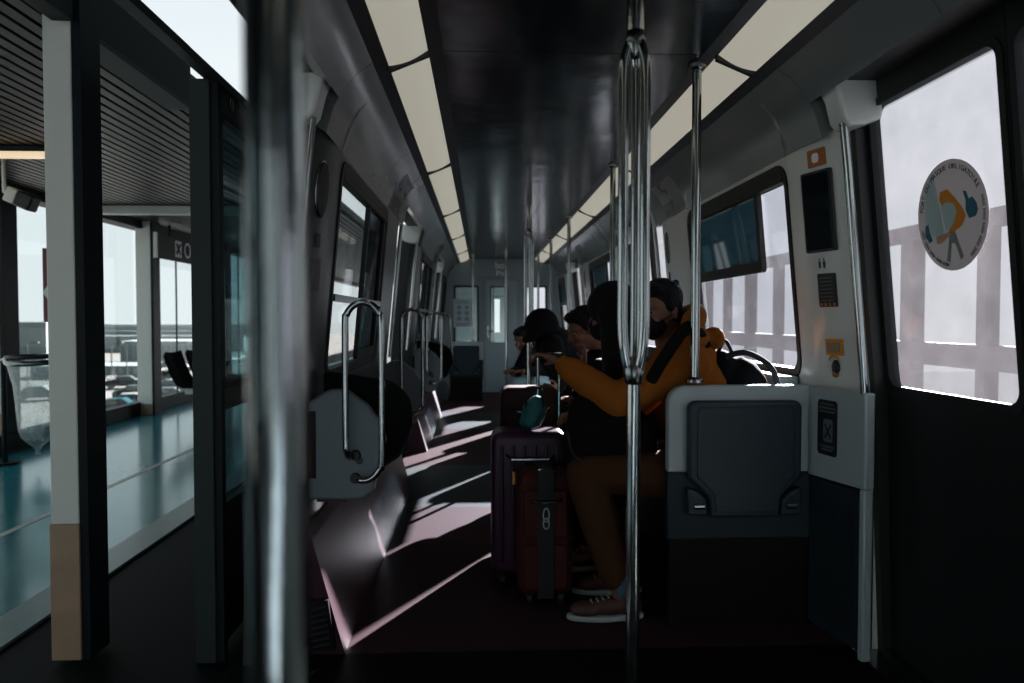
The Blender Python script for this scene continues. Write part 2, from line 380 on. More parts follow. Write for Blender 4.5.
# ------------------------------------------------------------ bay windows
wn = 0
for s in (1, -1):
    for bi, (b0, b1, w0, w1) in enumerate(BAYS):
        wn += 1
        root = struct(thing('window_%d' % wn, (XC + s * .92, (w0 + w1) / 2, .97), 'black framed side window of the car, %s row, bay %s' % ('right' if s > 0 else 'left', 'behind the camera' if bi == 0 else 'nearest' if bi == 1 else 'middle' if bi == 2 else 'farthest'), 'window'))
        X = lambda z, t: XC + s * (hw(z) + t)
        inner = rrect(w0 + .028, w1 - .028, .985, 1.775, .06); outer = rrect(w0 + .0, w1 - .0, .945, 1.82, .09)
        mb = MB(); mb.ring([(X(z, -.006), y, z) for y, z in outer], [(X(z, -.006), y, z) for y, z in inner], (s * .05, 0, 0))
        # upper rail and vent sash
        mb.box(*sorted((X(1.76, -.008), X(1.76, .03))), w0 + .04, w1 - .04, 1.745, 1.78)
        build(mb, 'window_frame', 'rubber', root)
        pin = rrect(w0 + .03, w1 - .03, .97, 1.79, .05)
        mb = MB(); mb.prism([(X(z, .024), y, z) for y, z in pin], (s * .006, 0, 0))
        build(mb, 'pane', 'haze' if s > 0 else 'clear', root, smooth=False)
        # opening vent: dark tinted hopper in the upper half
        if s > 0: a, b, z0, z1 = w0 + .33, w1 - .06, 1.40, 1.77
        else: a, b, z0, z1 = w0 + .75, w1 - .1, .99, 1.77
        if w1 - w0 < 1.2: a = w0 + .1
        vi = rrect(a + .035, b - .035, z0 + .05, z1 - .02, .02); vo = rrect(a, b, z0, z1, .025)
        mb = MB(); mb.ring([(X(z, -.004), y, z) for y, z in vo], [(X(z, -.004), y, z) for y, z in vi], (s * .022, 0, 0))
        v = build(mb, 'vent_sash', 'rubber', root)
        mb = MB(); mb.prism([(X(z, .008), y, z) for y, z in vi], (s * .005, 0, 0)); build(mb, 'vent_pane', 'tint', v, smooth=False)
        if s < 0:
            mb = MB(); mb.box(*sorted((X(1.27, -.012), X(1.27, .02))), w0 + .04, w1 - .04, 1.262, 1.29); build(mb, 'crossbar', 'chrome_dark', root, smooth=False)

# ------------------------------------------------------------ doors
def leaf(s, y0, y1, name, lab, wy0, wy1, plane=0, glassm='haze2', low=False):
    X = lambda z, t: XC + s * ((1.27 if low else dhw(z)) + t)
    root = thing(name, (X(0, 0), (y0 + y1) / 2, .012), lab, 'door')
    inner = rrect(wy0, wy1, .955, 1.915, .045); outer = rectmatch(y0, y1, .90, 2.03, inner)
    mb = MB(); mb.ring([(X(z, 0), y, z) for y, z in outer], [(X(z, 0), y, z) for y, z in inner], (s * .035, 0, 0))
    mb.box(*sorted((X(0, 0) - 0, X(0, .035))), y0, y1, .012, .02)
    if low:
        li = rrect(wy0, wy1, .52, .86, .03); lo = rectmatch(y0, y1, .40, .90, li); mb.ring([(X(z, 0), y, z) for y, z in lo], [(X(z, 0), y, z) for y, z in li], (s * .035, 0, 0))
        mb.box(*sorted((X(0, 0), X(0, .035))), y0, y1, .02, .40)
    else: mb.grid(lambda i, j: Vector((X((.012, .5, .90)[j], 0), (y0, y1)[i], (.012, .5, .90)[j])), 2, 3, lambda i, j: Vector((X((.012, .5, .90)[j], .035), (y0, y1)[i], (.012, .5, .90)[j])))
    build(mb, 'leaf_panel', 'black', root)
    gi = rrect(wy0 - .008, wy1 + .008, .947, 1.923, .05); go = rrect(wy0 - .02, wy1 + .02, .935, 1.935, .06); g2 = rrect(wy0 + .004, wy1 - .004, .959, 1.911, .042)
    mb = MB(); mb.ring([(X(z, -.006), y, z) for y, z in go], [(X(z, -.006), y, z) for y, z in g2], (s * .01, 0, 0)); build(mb, 'gasket', 'rubber', root)
    mb = MB(); mb.prism([(X(z, .012), y, z) for y, z in gi], (s * .006, 0, 0)); build(mb, 'pane', glassm, root, smooth=False)
    if low: mb = MB(); mb.prism([(X(z, .012), y, z) for y, z in rrect(wy0 - .005, wy1 + .005, .515, .865, .03)], (s * .006, 0, 0)); build(mb, 'lower_pane', glassm, root, smooth=False)
    return root
dn = 0
for i, (d0, d1) in enumerate(DOORS):
    if i == 0: d0 = 1.14
    for k, (a, b, w0, w1) in enumerate((((d0 + d1) / 2 + .003, d1 - .02, (d0 + d1) / 2 + .03, d1 - .055), (d0 + .02, (d0 + d1) / 2 - .003, d0 + .08, (d0 + d1) / 2 - .03))):
        dn += 1
        struct(leaf(1, a, b, 'door_%d' % dn, 'closed black sliding door leaf with tall dusty window, %s doorway, %s leaf' % (('near right', 'middle right', 'farthest right')[i], ('far', 'near')[k]), w0, w1))
# door header and jamb linings
mb = MB()
for s in (1, -1):
    for d0, d1 in DOORS:
        mb.box(*sorted((XC + s * .85, XC + s * (1.06 if s > 0 else .975))), d0 - .02, d1 + .02, 1.995, 2.03)
        mb.box(*sorted((XC + s * (.985 if s > 0 else .93), XC + s * (1.04 if s > 0 else .975))), d0 - .02, d1 + .02, 2.0, 2.12)
        for y in (d0, d1):
            a, b = (y - .035, y + .02) if y == d1 else (y - .02, y + .035)
            mb.grid(lambda i, j: Vector((XC + s * ((dhw((0, .95, 2.0)[j])) - (.045 if (0, .95, 2.0)[j] else .03)), (a, b)[i], (0, .95, 2.0)[j])), 2, 3,
                    lambda i, j: Vector((XC + s * (dhw((0, .95, 2.0)[j]) + .04), (a, b)[i], (0, .95, 2.0)[j])))
struct(build(mb, 'trim_5', 'black', smooth=False), 'black door frames and headers', 'trim')
# open leaves on the platform side, slid outside the body
struct(leaf(-1, 2.645, 3.36, 'door_7', 'open door leaf slid outside the car on the platform side', 2.71, 3.28, .10, 'leafglass', True))
struct(leaf(-1, 6.64, 7.34, 'door_8', 'open door leaf slid outside the middle left doorway', 6.72, 7.26, .10, 'leafglass', True))
struct(leaf(-1, 10.64, 11.34, 'door_9', 'open door leaf slid outside the farthest left doorway', 10.72, 11.26, .10, 'leafglass', True))
t = thing('door_rail', (-.93, 2.6, 2.05), 'black door track above the open platform-side leaf with round hanger rollers', 'rail')
mb = MB(); mb.box(-.955, -.915, 1.3, 3.5, 2.02, 2.048); build(mb, 'track', 'black', t, smooth=False)
for y in (2.82, 3.2):
    mb = MB(); mb.tube([(-.935, y, 1.99), (-.925, y, 1.99)], .024, 16); mb.box(-.935, -.925, y - .008, y + .008, 1.96, 2.02); build(mb, 'hanger_roller', 'chrome_dark', t)

# ------------------------------------------------------------ end walls
def endwall(Y, name, d):
    mb = MB(); zt = 2.16
    # windows: left pane, door pane, right pane
    hx = [(-.43, -.045), (.145, .44), (.72, 1.06)]
    outline = []
    xs = [XC - .965, -.43, -.045, .145, .44, .72, 1.06, XC + .965]
    mb.box(xs[0], xs[-1], Y, Y + .06, 0, .80); mb.box(xs[0], xs[-1], Y, Y + .06, 1.72, 2.2)
    for a, b in ((xs[0], xs[1]), (xs[2], xs[3]), (xs[4], xs[5]), (xs[6], xs[7])): mb.box(a, b, Y, Y + .06, .80, 1.72)
    struct(build(mb, name, 'endwall', smooth=False), 'grey end wall of the car', 'wall')
    for i, (a, b) in enumerate(hx):
        yo = Y - .012 if d > 0 else Y + .05
        mb = MB(); r = struct(thing('window_%d' % (20 + i + (0 if d > 0 else 3)), ((a + b) / 2, Y, .8), 'window in the end wall of the car', 'window'))
        q = rrect(a + .02, b - .02, .82, 1.70, .02); p = rrect(a - .012, b + .012, .788, 1.732, .03)
        mb.ring([(x, yo, z) for x, z in p], [(x, yo, z) for x, z in q], (0, .03, 0)); build(mb, 'window_frame', 'rubber', r)
        mb = MB(); mb.box(a, b, Y + .02, Y + .026, .80, 1.72); build(mb, 'pane', 'clear' if i != 2 else 'haze', r, smooth=False)
endwall(Y1, 'wall_back', 1); endwall(Y0 - .06, 'wall_front', -1)
t = struct(thing('door_10', (.32, Y1 - .03, 0), 'blue grey end door with narrow window and lever handle', 'door'))
mb = MB()
inner = rrect(.145, .44, .80, 1.72, .02); outer = rectmatch(.075, .575, .01, 1.80, inner)
mb.ring([(x, Y1 - .03, z) for x, z in outer], [(x, Y1 - .03, z) for x, z in inner], (0, .03, 0)); build(mb, 'door_panel', 'enddoor', t, bevel=.004)
mb = MB()
for x in (.055, .595): mb.box(x - .016, x + .016, Y1 - .045, Y1, 0, 1.83)
mb.box(.04, .61, Y1 - .045, Y1, 1.80, 1.84); build(mb, 'door_frame', 'endwall', t, smooth=False)
mb = MB(); mb.tube([(.115, Y1 - .03, 1.0), (.115, Y1 - .05, 1.0)], .03, 16); mb.tube([(.115, Y1 - .06, 1.0), (.20, Y1 - .065, .99)], .012); mb.box(.095, .135, Y1 - .035, Y1 - .03, .9, 1.08); build(mb, 'door_handle', 'chrome', t)
mb = MB()
for x in (.20, .385): mb.box(x - .006, x + .006, Y1 - .02, Y1 - .005, .82, 1.70)
mb.box(.15, .44, Y1 - .02, Y1 - .005, 1.55, 1.562); build(mb, 'window_bars', 'black', t, smooth=False)
# transom text
t = thing('transom_panel', (.2, Y1 - .02, 1.95), 'grey transom panel with white letters above the end door', 'panel')
mb = MB(); mb.box(-.18, .72, Y1 - .02, Y1, 1.86, 2.15); build(mb, 'panel', 'endwall', t, bevel=.004)
mb = MB(); p = atY(501, 265.5, Y1 - .023); q = atY(500, 273.5, Y1 - .023)
add_text(mb, 'bo\u00b7', .15, p, (1, 0, 0), (0, 0, 1)); add_text(mb, 'Pn', .13, q, (1, 0, 0), (0, 0, 1)); build(mb, 'letters', 'white_print', t, smooth=False)
# poster on end-left window
t = thing('safety_poster', (-.3, Y1 + .012, 1.1), 'pale poster with two columns of pictograms on the far left end window', 'poster')
a = atY(453.5, 299, Y1 - .02); b = atY(472, 327, Y1 - .02)
mb = MB(); mb.box(a.x, b.x, Y1 - .021, Y1 - .017, b.z, a.z); build(mb, 'sheet', mat('poster_sheet', (.45, .52, .60), .6), t, smooth=False)
mb = MB(); w = b.x - a.x; h = a.z - b.z
for i in range(2):
    for j in range(3):
        c = (a.x + w * (.3 + .42 * i), Y1 - .0225, a.z - h * (.30 + .2 * j)); mb.tube([c, (c[0], c[1] - .001, c[2])], .035, 14)
for k, zz in enumerate((.08, .14, .88, .93)): mb.box(a.x + w * .12, b.x - w * .12, Y1 - .0235, Y1 - .0222, a.z - h * zz - .006, a.z - h * zz + .006)
build(mb, 'pictograms', 'grey_print', t, smooth=False)

# ------------------------------------------------------------ poles
def tube_curve(pts, n=6):
    """Catmull smoothing of a polyline"""
    P = [Vector(p) for p in pts]; out = []
    for i in range(len(P) - 1):
        p0, p1, p2, p3 = P[max(i - 1, 0)], P[i], P[i + 1], P[min(i + 2, len(P) - 1)]
        for k in range(n):
            t = k / n; out.append(.5 * ((2 * p1) + (p2 - p0) * t + (2 * p0 - 5 * p1 + 4 * p2 - p3) * t * t + (3 * p1 - p0 - 3 * p2 + p3) * t ** 3))
    return out + [P[-1]]
def pole(x, y, z0, z1, lab, r=.0175, nm='handrail_pole'):
    t = thing(nm, (x, y, z0), lab, 'pole', 'stanchion poles')
    mb = MB(); mb.tube([(x, y, z0), (x, y, z1)], r, 24); build(mb, 'tube', 'chrome', t)
    for z, d, n in ((z0, 1, 'floor_flange'), (z1, -1, 'ceiling_flange')):
        mb = MB(); mb.tube([(x, y, z), (x, y, z + d * .012), (x, y, z + d * .022)], [r * 2, r * 1.9, r * 1.15], 24); build(mb, n, 'chrome_dark', t)
    return t
def tripole(x, y, lab, k=1.0):
    t = thing('handrail_pole', (x, y, 0), lab, 'pole', 'stanchion poles')
    r = .0175; zl, zh = 1.045, 1.89
    mb = MB(); mb.tube([(x, y, 0), (x, y, zl)], r, 24); build(mb, 'lower_tube', 'chrome', t)
    mb = MB(); mb.tube([(x, y, zh), (x, y, 2.16)], r * 1.25, 24); build(mb, 'upper_tube', 'chrome', t)
    for a in (192, 312, 72):
        dx, dy = .031 * math.cos(math.radians(a)), .031 * math.sin(math.radians(a))
        pts = tube_curve([(x + dx * .1, y + dy * .1, zl - .01), (x + dx * .75, y + dy * .75, zl + .05), (x + dx, y + dy, zl + .13), (x + dx, y + dy, 1.3), (x + dx, y + dy, 1.6), (x + dx, y + dy, zh - .1), (x + dx * .8, y + dy * .8, zh - .045), (x + dx * .1, y + dy * .1, zh + .01)], 5)
        mb = MB(); mb.tube(pts, .0130, 16); build(mb, 'grip_bar', 'chrome', t)
    for z, s_ in ((zl, 1), (zh, -1)):
        mb = MB(); mb.tube([(x, y, z - s_ * .02), (x, y, z - s_ * .015), (x, y, z + s_ * .02), (x, y, z + s_ * .05)], [.0185, .022, .027, .012], 24); build(mb, 'collar', 'chrome_dark', t)
    mb = MB(); mb.tube([(x, y, 0), (x, y, .012), (x, y, .02)], [.04, .038, .02], 24); build(mb, 'floor_flange', 'chrome_dark', t)
tripole(.385, 1.85, 'big three-bar chrome pole in the middle of the aisle, nearest the camera')
tripole(.385, 5.9, 'three-bar chrome pole farther down the aisle behind the hooded passenger')
pole(.335, 9.9, 0, 2.16, 'thin dark pole in front of the end door', .016)
pole(.826, 2.826, .945, 2.16, 'chrome pole rising from the near right seat partition beside the orange hoodie')
pole(.832, 4.664, .93, 2.16, 'chrome pole just left of the long haired passenger, behind the thick pole')
pole(.832, 7.0, .93, 2.16, 'chrome pole above the man holding his hand to his face')
pole(.832, 8.8, .93, 2.16, 'slim far chrome pole left of the capped man, second from the end on the right')
pole(.832, 10.75, .9, 2.16, 'farthest chrome pole of the right-hand row')
pole(-.115, 10.75, .86, 2.14, 'chrome pole on the far left seat in front of the poster', .015)
pole(-.128, .47, 0, 2.16, 'out-of-focus chrome pole close to the camera at the left', .0185)

# ------------------------------------------------------------ right seat partition with folded seat
def partition(x0, x1, y, top, lab, low=.34, split=.60, flip=1, pad=True, n='seat_partition'):
    t = thing(n, ((x0 + x1) / 2, y, .0), lab, 'seat partition', 'seat partitions')
    def outline(r=.07):
        pts = [(x1, low), (x1, top)]
        for k in range(9): a = math.radians(90 + 90 * k / 8); pts.append((x0 + r + r * math.cos(a), top - r + r * math.sin(a)))
        pts.append((x0, low)); return pts
    pr = outline()
    up = [p for p in pr if p[1] > split] ; up = [(x1, split)] + up + [(x0, split)]
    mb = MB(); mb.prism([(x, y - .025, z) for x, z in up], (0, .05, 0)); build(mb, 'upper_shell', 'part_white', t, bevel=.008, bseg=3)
    mb = MB(); mb.prism([(x, y - .022, z) for x, z in [(x1, low), (x1, split - .002), (x0, split - .002), (x0, low)]], (0, .044, 0)); build(mb, 'lower_shell', 'part_blue', t, bevel=.006)
    mb = MB(); mb.prism([(x, y - .015, z) for x, z in [(x1 - .01, 0), (x1 - .01, low), (x0 + .01, low), (x0 + .01, 0)]], (0, .03, 0)); build(mb, 'base_panel', 'maroon', t)
    if pad:
        w = x1 - x0; c0, c1 = x0 + w * .12, x1 - w * .115; zt = top - .055; zb = top - .50; zn = zb + .15
        o = []
        rr = .03
        for cx, cz, a0 in ((c1 - rr, zt - rr, 0), (c0 + rr, zt - rr, 90)):
            for k in range(7): a = math.radians(a0 + 90 * k / 6); o.append((cx + rr * math.cos(a), cz + rr * math.sin(a)))
        o += [(c0, zn), (c0 + .035, zn - .03), (c0 + .075, zn - .07), (c0 + .085, zb), (c1 - .085, zb), (c1 - .075, zn - .07), (c1 - .035, zn - .03), (c1, zn)]
        mb = MB(); mb.prism([(x, y - .07, z) for x, z in o], (0, .044, 0)); s_ = build(mb, 'folding_seat', 'pad', t, bevel=.012, bseg=4)
        inn = [((x - (c0 + c1) / 2) * .86 + (c0 + c1) / 2, (z - (zt + zb) / 2) * .90 + (zt + zb) / 2) for x, z in o]
        mb = MB(); mb.prism([(x, y - .0745, z) for x, z in inn], (0, .01, 0)); build(mb, 'cushion', 'pad', s_, bevel=.004, bseg=3)
        for x in (c0 + .04, c1 - .04):
            mb = MB(); mb.prism([(x - .042, y - .07, zn - .035), (x + .0, y - .07, zn - .05), (x + .035, y - .07, zn - .08), (x + .038, y - .07, zb + .005), (x - .042, y - .07, zb + .01)] if x < (c0 + c1) / 2 else
                              [(x + .042, y - .07, zn - .035), (x - .0, y - .07, zn - .05), (x - .035, y - .07, zn - .08), (x - .038, y - .07, zb + .005), (x + .042, y - .07, zb + .01)], (0, .045, 0))
            build(mb, 'hinge_block', 'pad', t, bevel=.01, bseg=3)
            mb = MB(); mb.tube([(x - .02, y - .072, zb + .045), (x + .02, y - .072, zb + .045)], .012, 10); build(mb, 'hinge_pin', 'chrome_dark', t)
    return t
partition(.716, 1.285, 2.82, .935, 'near right pale seat partition with folded teal seat and dark base')
partition(.716, 1.285, 4.664, .93, 'right seat partition behind the long haired passenger', pad=False)
partition(.716, 1.285, 7.0, .93, 'right seat partition beyond the middle doors', )
partition(.716, 1.285, 8.8, .93, 'right seat partition before the farthest doors', pad=False)
partition(.716, 1.285, 10.75, .90, 'farthest right seat partition by the end wall')
partition(-.46, .03, 10.75, .86, 'far left pale framed seat partition below the poster')
# side panel beside near partition (angled, with grille)
t = thing('door_pillar_panel', (1.3, 2.6, 0), 'pale lower pillar panel with notice and blue grey grille beside the right door', 'panel')
A = Vector((1.272, 2.80, 0)); B = Vector((1.328, 2.475, 0)); n_ = Vector((-.97, -.21, 0)) * .001
C = Vector((1.40, 2.43, 0))
def quadpanel(a, b, z0, z1, th, z0b=None, z1b=None):
    nr = Vector((b - a).cross(Vector((0, 0, 1)))).normalized()
    if nr.x > 0: nr = -nr
    z0b = z0 if z0b is None else z0b; z1b = z1 if z1b is None else z1b
    return [a + Vector((0, 0, z0)) + nr * th, b + Vector((0, 0, z0b)) + nr * th, b + Vector((0, 0, z1b)) + nr * th, a + Vector((0, 0, z1)) + nr * th], -nr
q, d_ = quadpanel(A, B, .59, .935, .012, .60); mb = MB(); mb.prism(q, d_ * .04); build(mb, 'upper_shell', 'part_white', t, bevel=.008, bseg=3)
B2 = A.lerp(B, .90)
q, d_ = quadpanel(A, B2, .02, .585, .004); mb = MB(); mb.prism(q, d_ * .06); build(mb, 'grille_panel', 'dark_grille', t, bevel=.008)
mb = MB()
dirv = (B2 - A); nr = Vector((dirv.cross(Vector((0, 0, 1))))).normalized(); nr = -nr if nr.x > 0 else nr
for i in range(11):
    for j in range(22):
        c = A + dirv * (.12 + .76 * i / 10) + Vector((0, 0, .08 + .44 * (j + (.5 if i % 2 else 0)) / 22)) + nr * .0045
        mb.tube([c, c + nr * .0012], .006, 6)
build(mb, 'grille_holes', 'black', t, smooth=False)
q, d_ = quadpanel(A.lerp(B, .915), B, 0, .60, .012); mb = MB(); mb.prism(q, d_ * .035); build(mb, 'edge_strip', 'part_white', t, bevel=.006)
# notice on it
nt_ = thing('notice_sticker', A.lerp(B, .3) + Vector((0, 0, .8)), 'dark rounded notice with white lines on the pale pillar panel by the right door', 'sticker', 'pillar stickers')
dv = (B - A).normalized(); nr = Vector(dv.cross(Vector((0, 0, 1)))).normalized(); nr = -nr if nr.x > 0 else nr
def onpanel(u, z, off): return A + dv * u + Vector((0, 0, z)) + nr * (.0125 + off)
o = rrect(.065, .18, .685, .89, .015); mb = MB(); mb.prism([onpanel(u, z, 0) for u, z in o], nr * .001); build(mb, 'plate', 'label_black', nt_, smooth=False)
mb = MB()
for z, a, b in ((.872, .08, .16), (.858, .075, .172), (.844, .075, .165), (.715, .08, .165), (.703, .09, .155)): mb.prism([onpanel(a, z, .0012), onpanel(b, z, .0012), onpanel(b, z + .006, .0012), onpanel(a, z + .006, .0012)], nr * .0005)
o = rrect(.10, .155, .735, .82, .012); mb.prism([onpanel(u, z, .0012) for u, z in o], nr * .0005); build(mb, 'print', 'label_text', nt_, smooth=False)
mb = MB(); mb.tube([onpanel(.112, .80, .002), onpanel(.145, .75, .002)], .003, 6); mb.tube([onpanel(.145, .80, .002), onpanel(.112, .75, .002)], .003, 6); build(mb, 'cross_mark', 'label_black', nt_)

# pillar vertical rails + caps, both sides of every doorway
def pillar_rail(s, y, lab):
    sg = 1
    t = thing('door_handrail', (XC + s * .95, y, .93), lab, 'handrail', 'vertical handrails beside the doors')
    P = lambda z, o: Vector((XC + s * (hwv(z) + .045 - o), y, z))
    mb = MB(); mb.tube([P(z, .02) for z in (.92, 1.1, 1.3, 1.5, 1.7, 1.86)], .014, 14); build(mb, 'tube', 'chrome', t)
    mb = MB()
    ys = -.035, .085
    sign = 1 if any(abs(y - d[1]) < .15 for d in DOORS) else -1
    pts = [(0, 1.85), (.055, 1.845), (.075, 1.87), (.095, 1.95), (.12, 2.0), (.0, 2.03), (-.06, 2.0), (-.06, 1.87)]
    mb.prism([(XC + s * (.93 + .03 - p[0]), y + sign * (-.03), p[1]) for p in pts], (0, sign * .11, 0))
    build(mb, 'cap', 'shell', t, bevel=.012, bseg=3)
places = {(1, 2.50): 'chrome handrail on the near right door pillar', (-1, 2.50): 'chrome handrail on the near left door pillar', (1, 5.26): 'chrome handrail before the middle right door',
          (-1, 5.26): 'chrome handrail before the middle left doorway', (1, 6.50): 'chrome handrail after the middle right door', (-1, 6.50): 'chrome handrail after the middle left doorway',
          (-1, 9.26): 'chrome handrail before the farthest left doorway', (1, 9.26): 'chrome handrail before the farthest right door', (-1, 10.50): 'chrome handrail after the farthest left doorway', (1, 10.5): 'chrome handrail after the farthest right door'}
for (s, y), l in places.items(): pillar_rail(s, y, l)

# stickers and fittings on pillars
def WP(s, y, z, off=.002): return Vector((XC + s * (hwv(z) + flare(y) - off), y, z))
def patch(name, s, y0, y1, z0, z1, m, parent, off=.002, r=.006, th=.003, slant=0):
    o = rrect(y0, y1, z0, z1, r); mb = MB(); mb.prism([WP(s, y, z, off) for y, z in o], (-s * th, 0, 0)); return build(mb, name, m, parent, smooth=False)
def sticker(lab, s, y0, y1, z0, z1, m, cat='sticker', nm='pillar_sticker'):
    t = thing(nm, WP(s, (y0 + y1) / 2, z0), lab, cat, 'pillar stickers'); patch('plate', s, y0, y1, z0, z1, m, t); return t
t = thing('information_display', WP(1, 2.72, 1.48), 'tall black display screen on the near right pillar', 'display')
patch('bezel', 1, 2.645, 2.80, 1.44, 1.74, 'black', t, .004, .008, .008); patch('screen', 1, 2.655, 2.79, 1.45, 1.73, 'screen', t, .0125, .004, .001)
t = sticker('square orange brown label above the black display', 1, 2.67, 2.76, 1.755, 1.82, 'rust'); patch('symbol', 1, 2.70, 2.735, 1.77, 1.805, 'white_print', t, .0055, .012, .0006)
t = sticker('small black pictogram of two people under the display', 1, 2.70, 2.745, 1.375, 1.42, 'shell')
mb = MB()
for y in (2.712, 2.735):
    c = WP(1, y, 1.412, .0056); mb.tube([c, c + Vector((-.001, 0, 0))], .005, 8); mb.add([WP(1, y - .007, 1.405, .0056), WP(1, y + .007, 1.405, .0056), WP(1, y + .005, 1.38, .0056), WP(1, y - .005, 1.38, .0056)], [(0, 1, 2, 3)])
build(mb, 'figures', 'ink', t, smooth=False)
t = sticker('dark text notice with orange bottom edge on the near right pillar', 1, 2.665, 2.755, 1.235, 1.36, 'label_black')
mb = MB()
for k in range(7): mb.prism([WP(1, y, z, .0055) for y, z in ((2.68, 1.345 - k * .014), (2.745, 1.345 - k * .014), (2.745, 1.341 - k * .014), (2.68, 1.341 - k * .014))], (-.0006, 0, 0))
build(mb, 'text_lines', 'label_text', t, smooth=False)
mb = MB()
for k in range(4): mb.prism([WP(1, y, z, .0055) for y, z in ((2.672 + k * .021, 1.238), (2.684 + k * .021, 1.238), (2.684 + k * .021, 1.25), (2.672 + k * .021, 1.25))], (-.0006, 0, 0))
build(mb, 'orange_marks', 'rust', t, smooth=False)
t = sticker('orange label with grey pictograms low on the near right pillar', 1, 2.655, 2.74, 1.055, 1.115, 'orange')
mb = MB()
for y in (2.675, 2.70, 2.722): mb.prism([WP(1, a, z, .0055) for a, z in ((y - .007, 1.067), (y + .007, 1.067), (y + .007, 1.103), (y - .007, 1.103))], (-.0006, 0, 0))
build(mb, 'pictograms', 'grey_print', t, smooth=False)
t = thing('emergency_handle', WP(1, 2.70, .99), 'small black and orange emergency handle under the orange label', 'handle')
mb = MB(); c = WP(1, 2.70, 1.01, .001); mb.ico(c, (.012, .026, .03)); build(mb, 'housing', 'black', t)
mb = MB(); mb.ico(WP(1, 2.70, .985, .004), (.012, .016, .014)); build(mb, 'lever', 'rust', t)
mb = MB(); pts = [WP(1, 2.70 + .022 * math.cos(a), 1.035 + .018 * math.sin(a), .006) for a in [PI * k / 8 for k in range(9)]]; mb.tube(pts, .003, 6); build(mb, 'ring', 'orange', t)
for s, y, l in ((1, 4.86, 'oval black speaker grille on the second right pillar'), (-1, 2.72, 'oval black speaker grille on the near left pillar'), (1, 8.75, 'oval black speaker grille on the third right pillar'), (-1, 8.7, 'oval black speaker grille on the far left pillar')):
    t = thing('speaker_grille', WP(s, y, 1.58), l, 'speaker', 'oval pillar speakers')
    mb = MB(); mb.prism([WP(s, y + .04 * math.cos(a), 1.66 + .095 * math.sin(a), .002) for a in [2 * PI * k / 28 for k in range(28)]], (-s * .006, 0, 0)); build(mb, 'grille', 'black', t, smooth=False)
    mb = MB(); mb.tube([WP(s, y + .044 * math.cos(a), 1.66 + .10 * math.sin(a), .002) for a in [2 * PI * k / 28 for k in range(28)]], .004, 6, closed=True); build(mb, 'rim', 'chrome_dark', t)
    t = thing('pillar_sticker', WP(s, y, 1.27), 'small dark notice below the ' + l.replace(' black speaker grille', ' grille'), 'sticker', 'pillar stickers')
    patch('plate', s, y - .035, y + .035, 1.29, 1.41, 'label_black', t)
    patch('symbol', s, y - .015, y + .015, 1.45, 1.50, 'ink', t)
# window ledge right (sunlit) in bay 1: trim shelf
for nme, a, b, s in (('trim_6', 2.95, 4.6, 1), ('trim_7', 7.05, 8.75, 1)):
    mb = MB(); mb.box(XC + .865, XC + .955, a, b, .90, .957)
    struct(build(mb, nme, 'part_white', bevel=.012), 'pale sill shelf under the right windows', 'trim')
# right longitudinal benches
for a, b, l in ((2.87, 4.61, 'dark bench along the right wall under the near window'), (7.05, 8.75, 'dark bench along the right wall under the farther window')):
    t = thing('bench_seat', (1.0, (a + b) / 2, 0), l, 'seat', 'wall benches')
    mb = MB(); mb.box(.86, 1.28, a, b, .38, .45); build(mb, 'seat', 'pad', t, bevel=.03, bseg=4)
    mb = MB(); mb.box(.92, 1.26, a + .02, b - .02, 0, .38); build(mb, 'base', 'maroon', t)
    mb = MB(); mb.prism([(1.22, a, .45), (1.28, a, .45), (1.28, a, .86), (1.25, a, .86)], (0, b - a, 0)); build(mb, 'backrest', 'pad', t, bevel=.02, bseg=3)

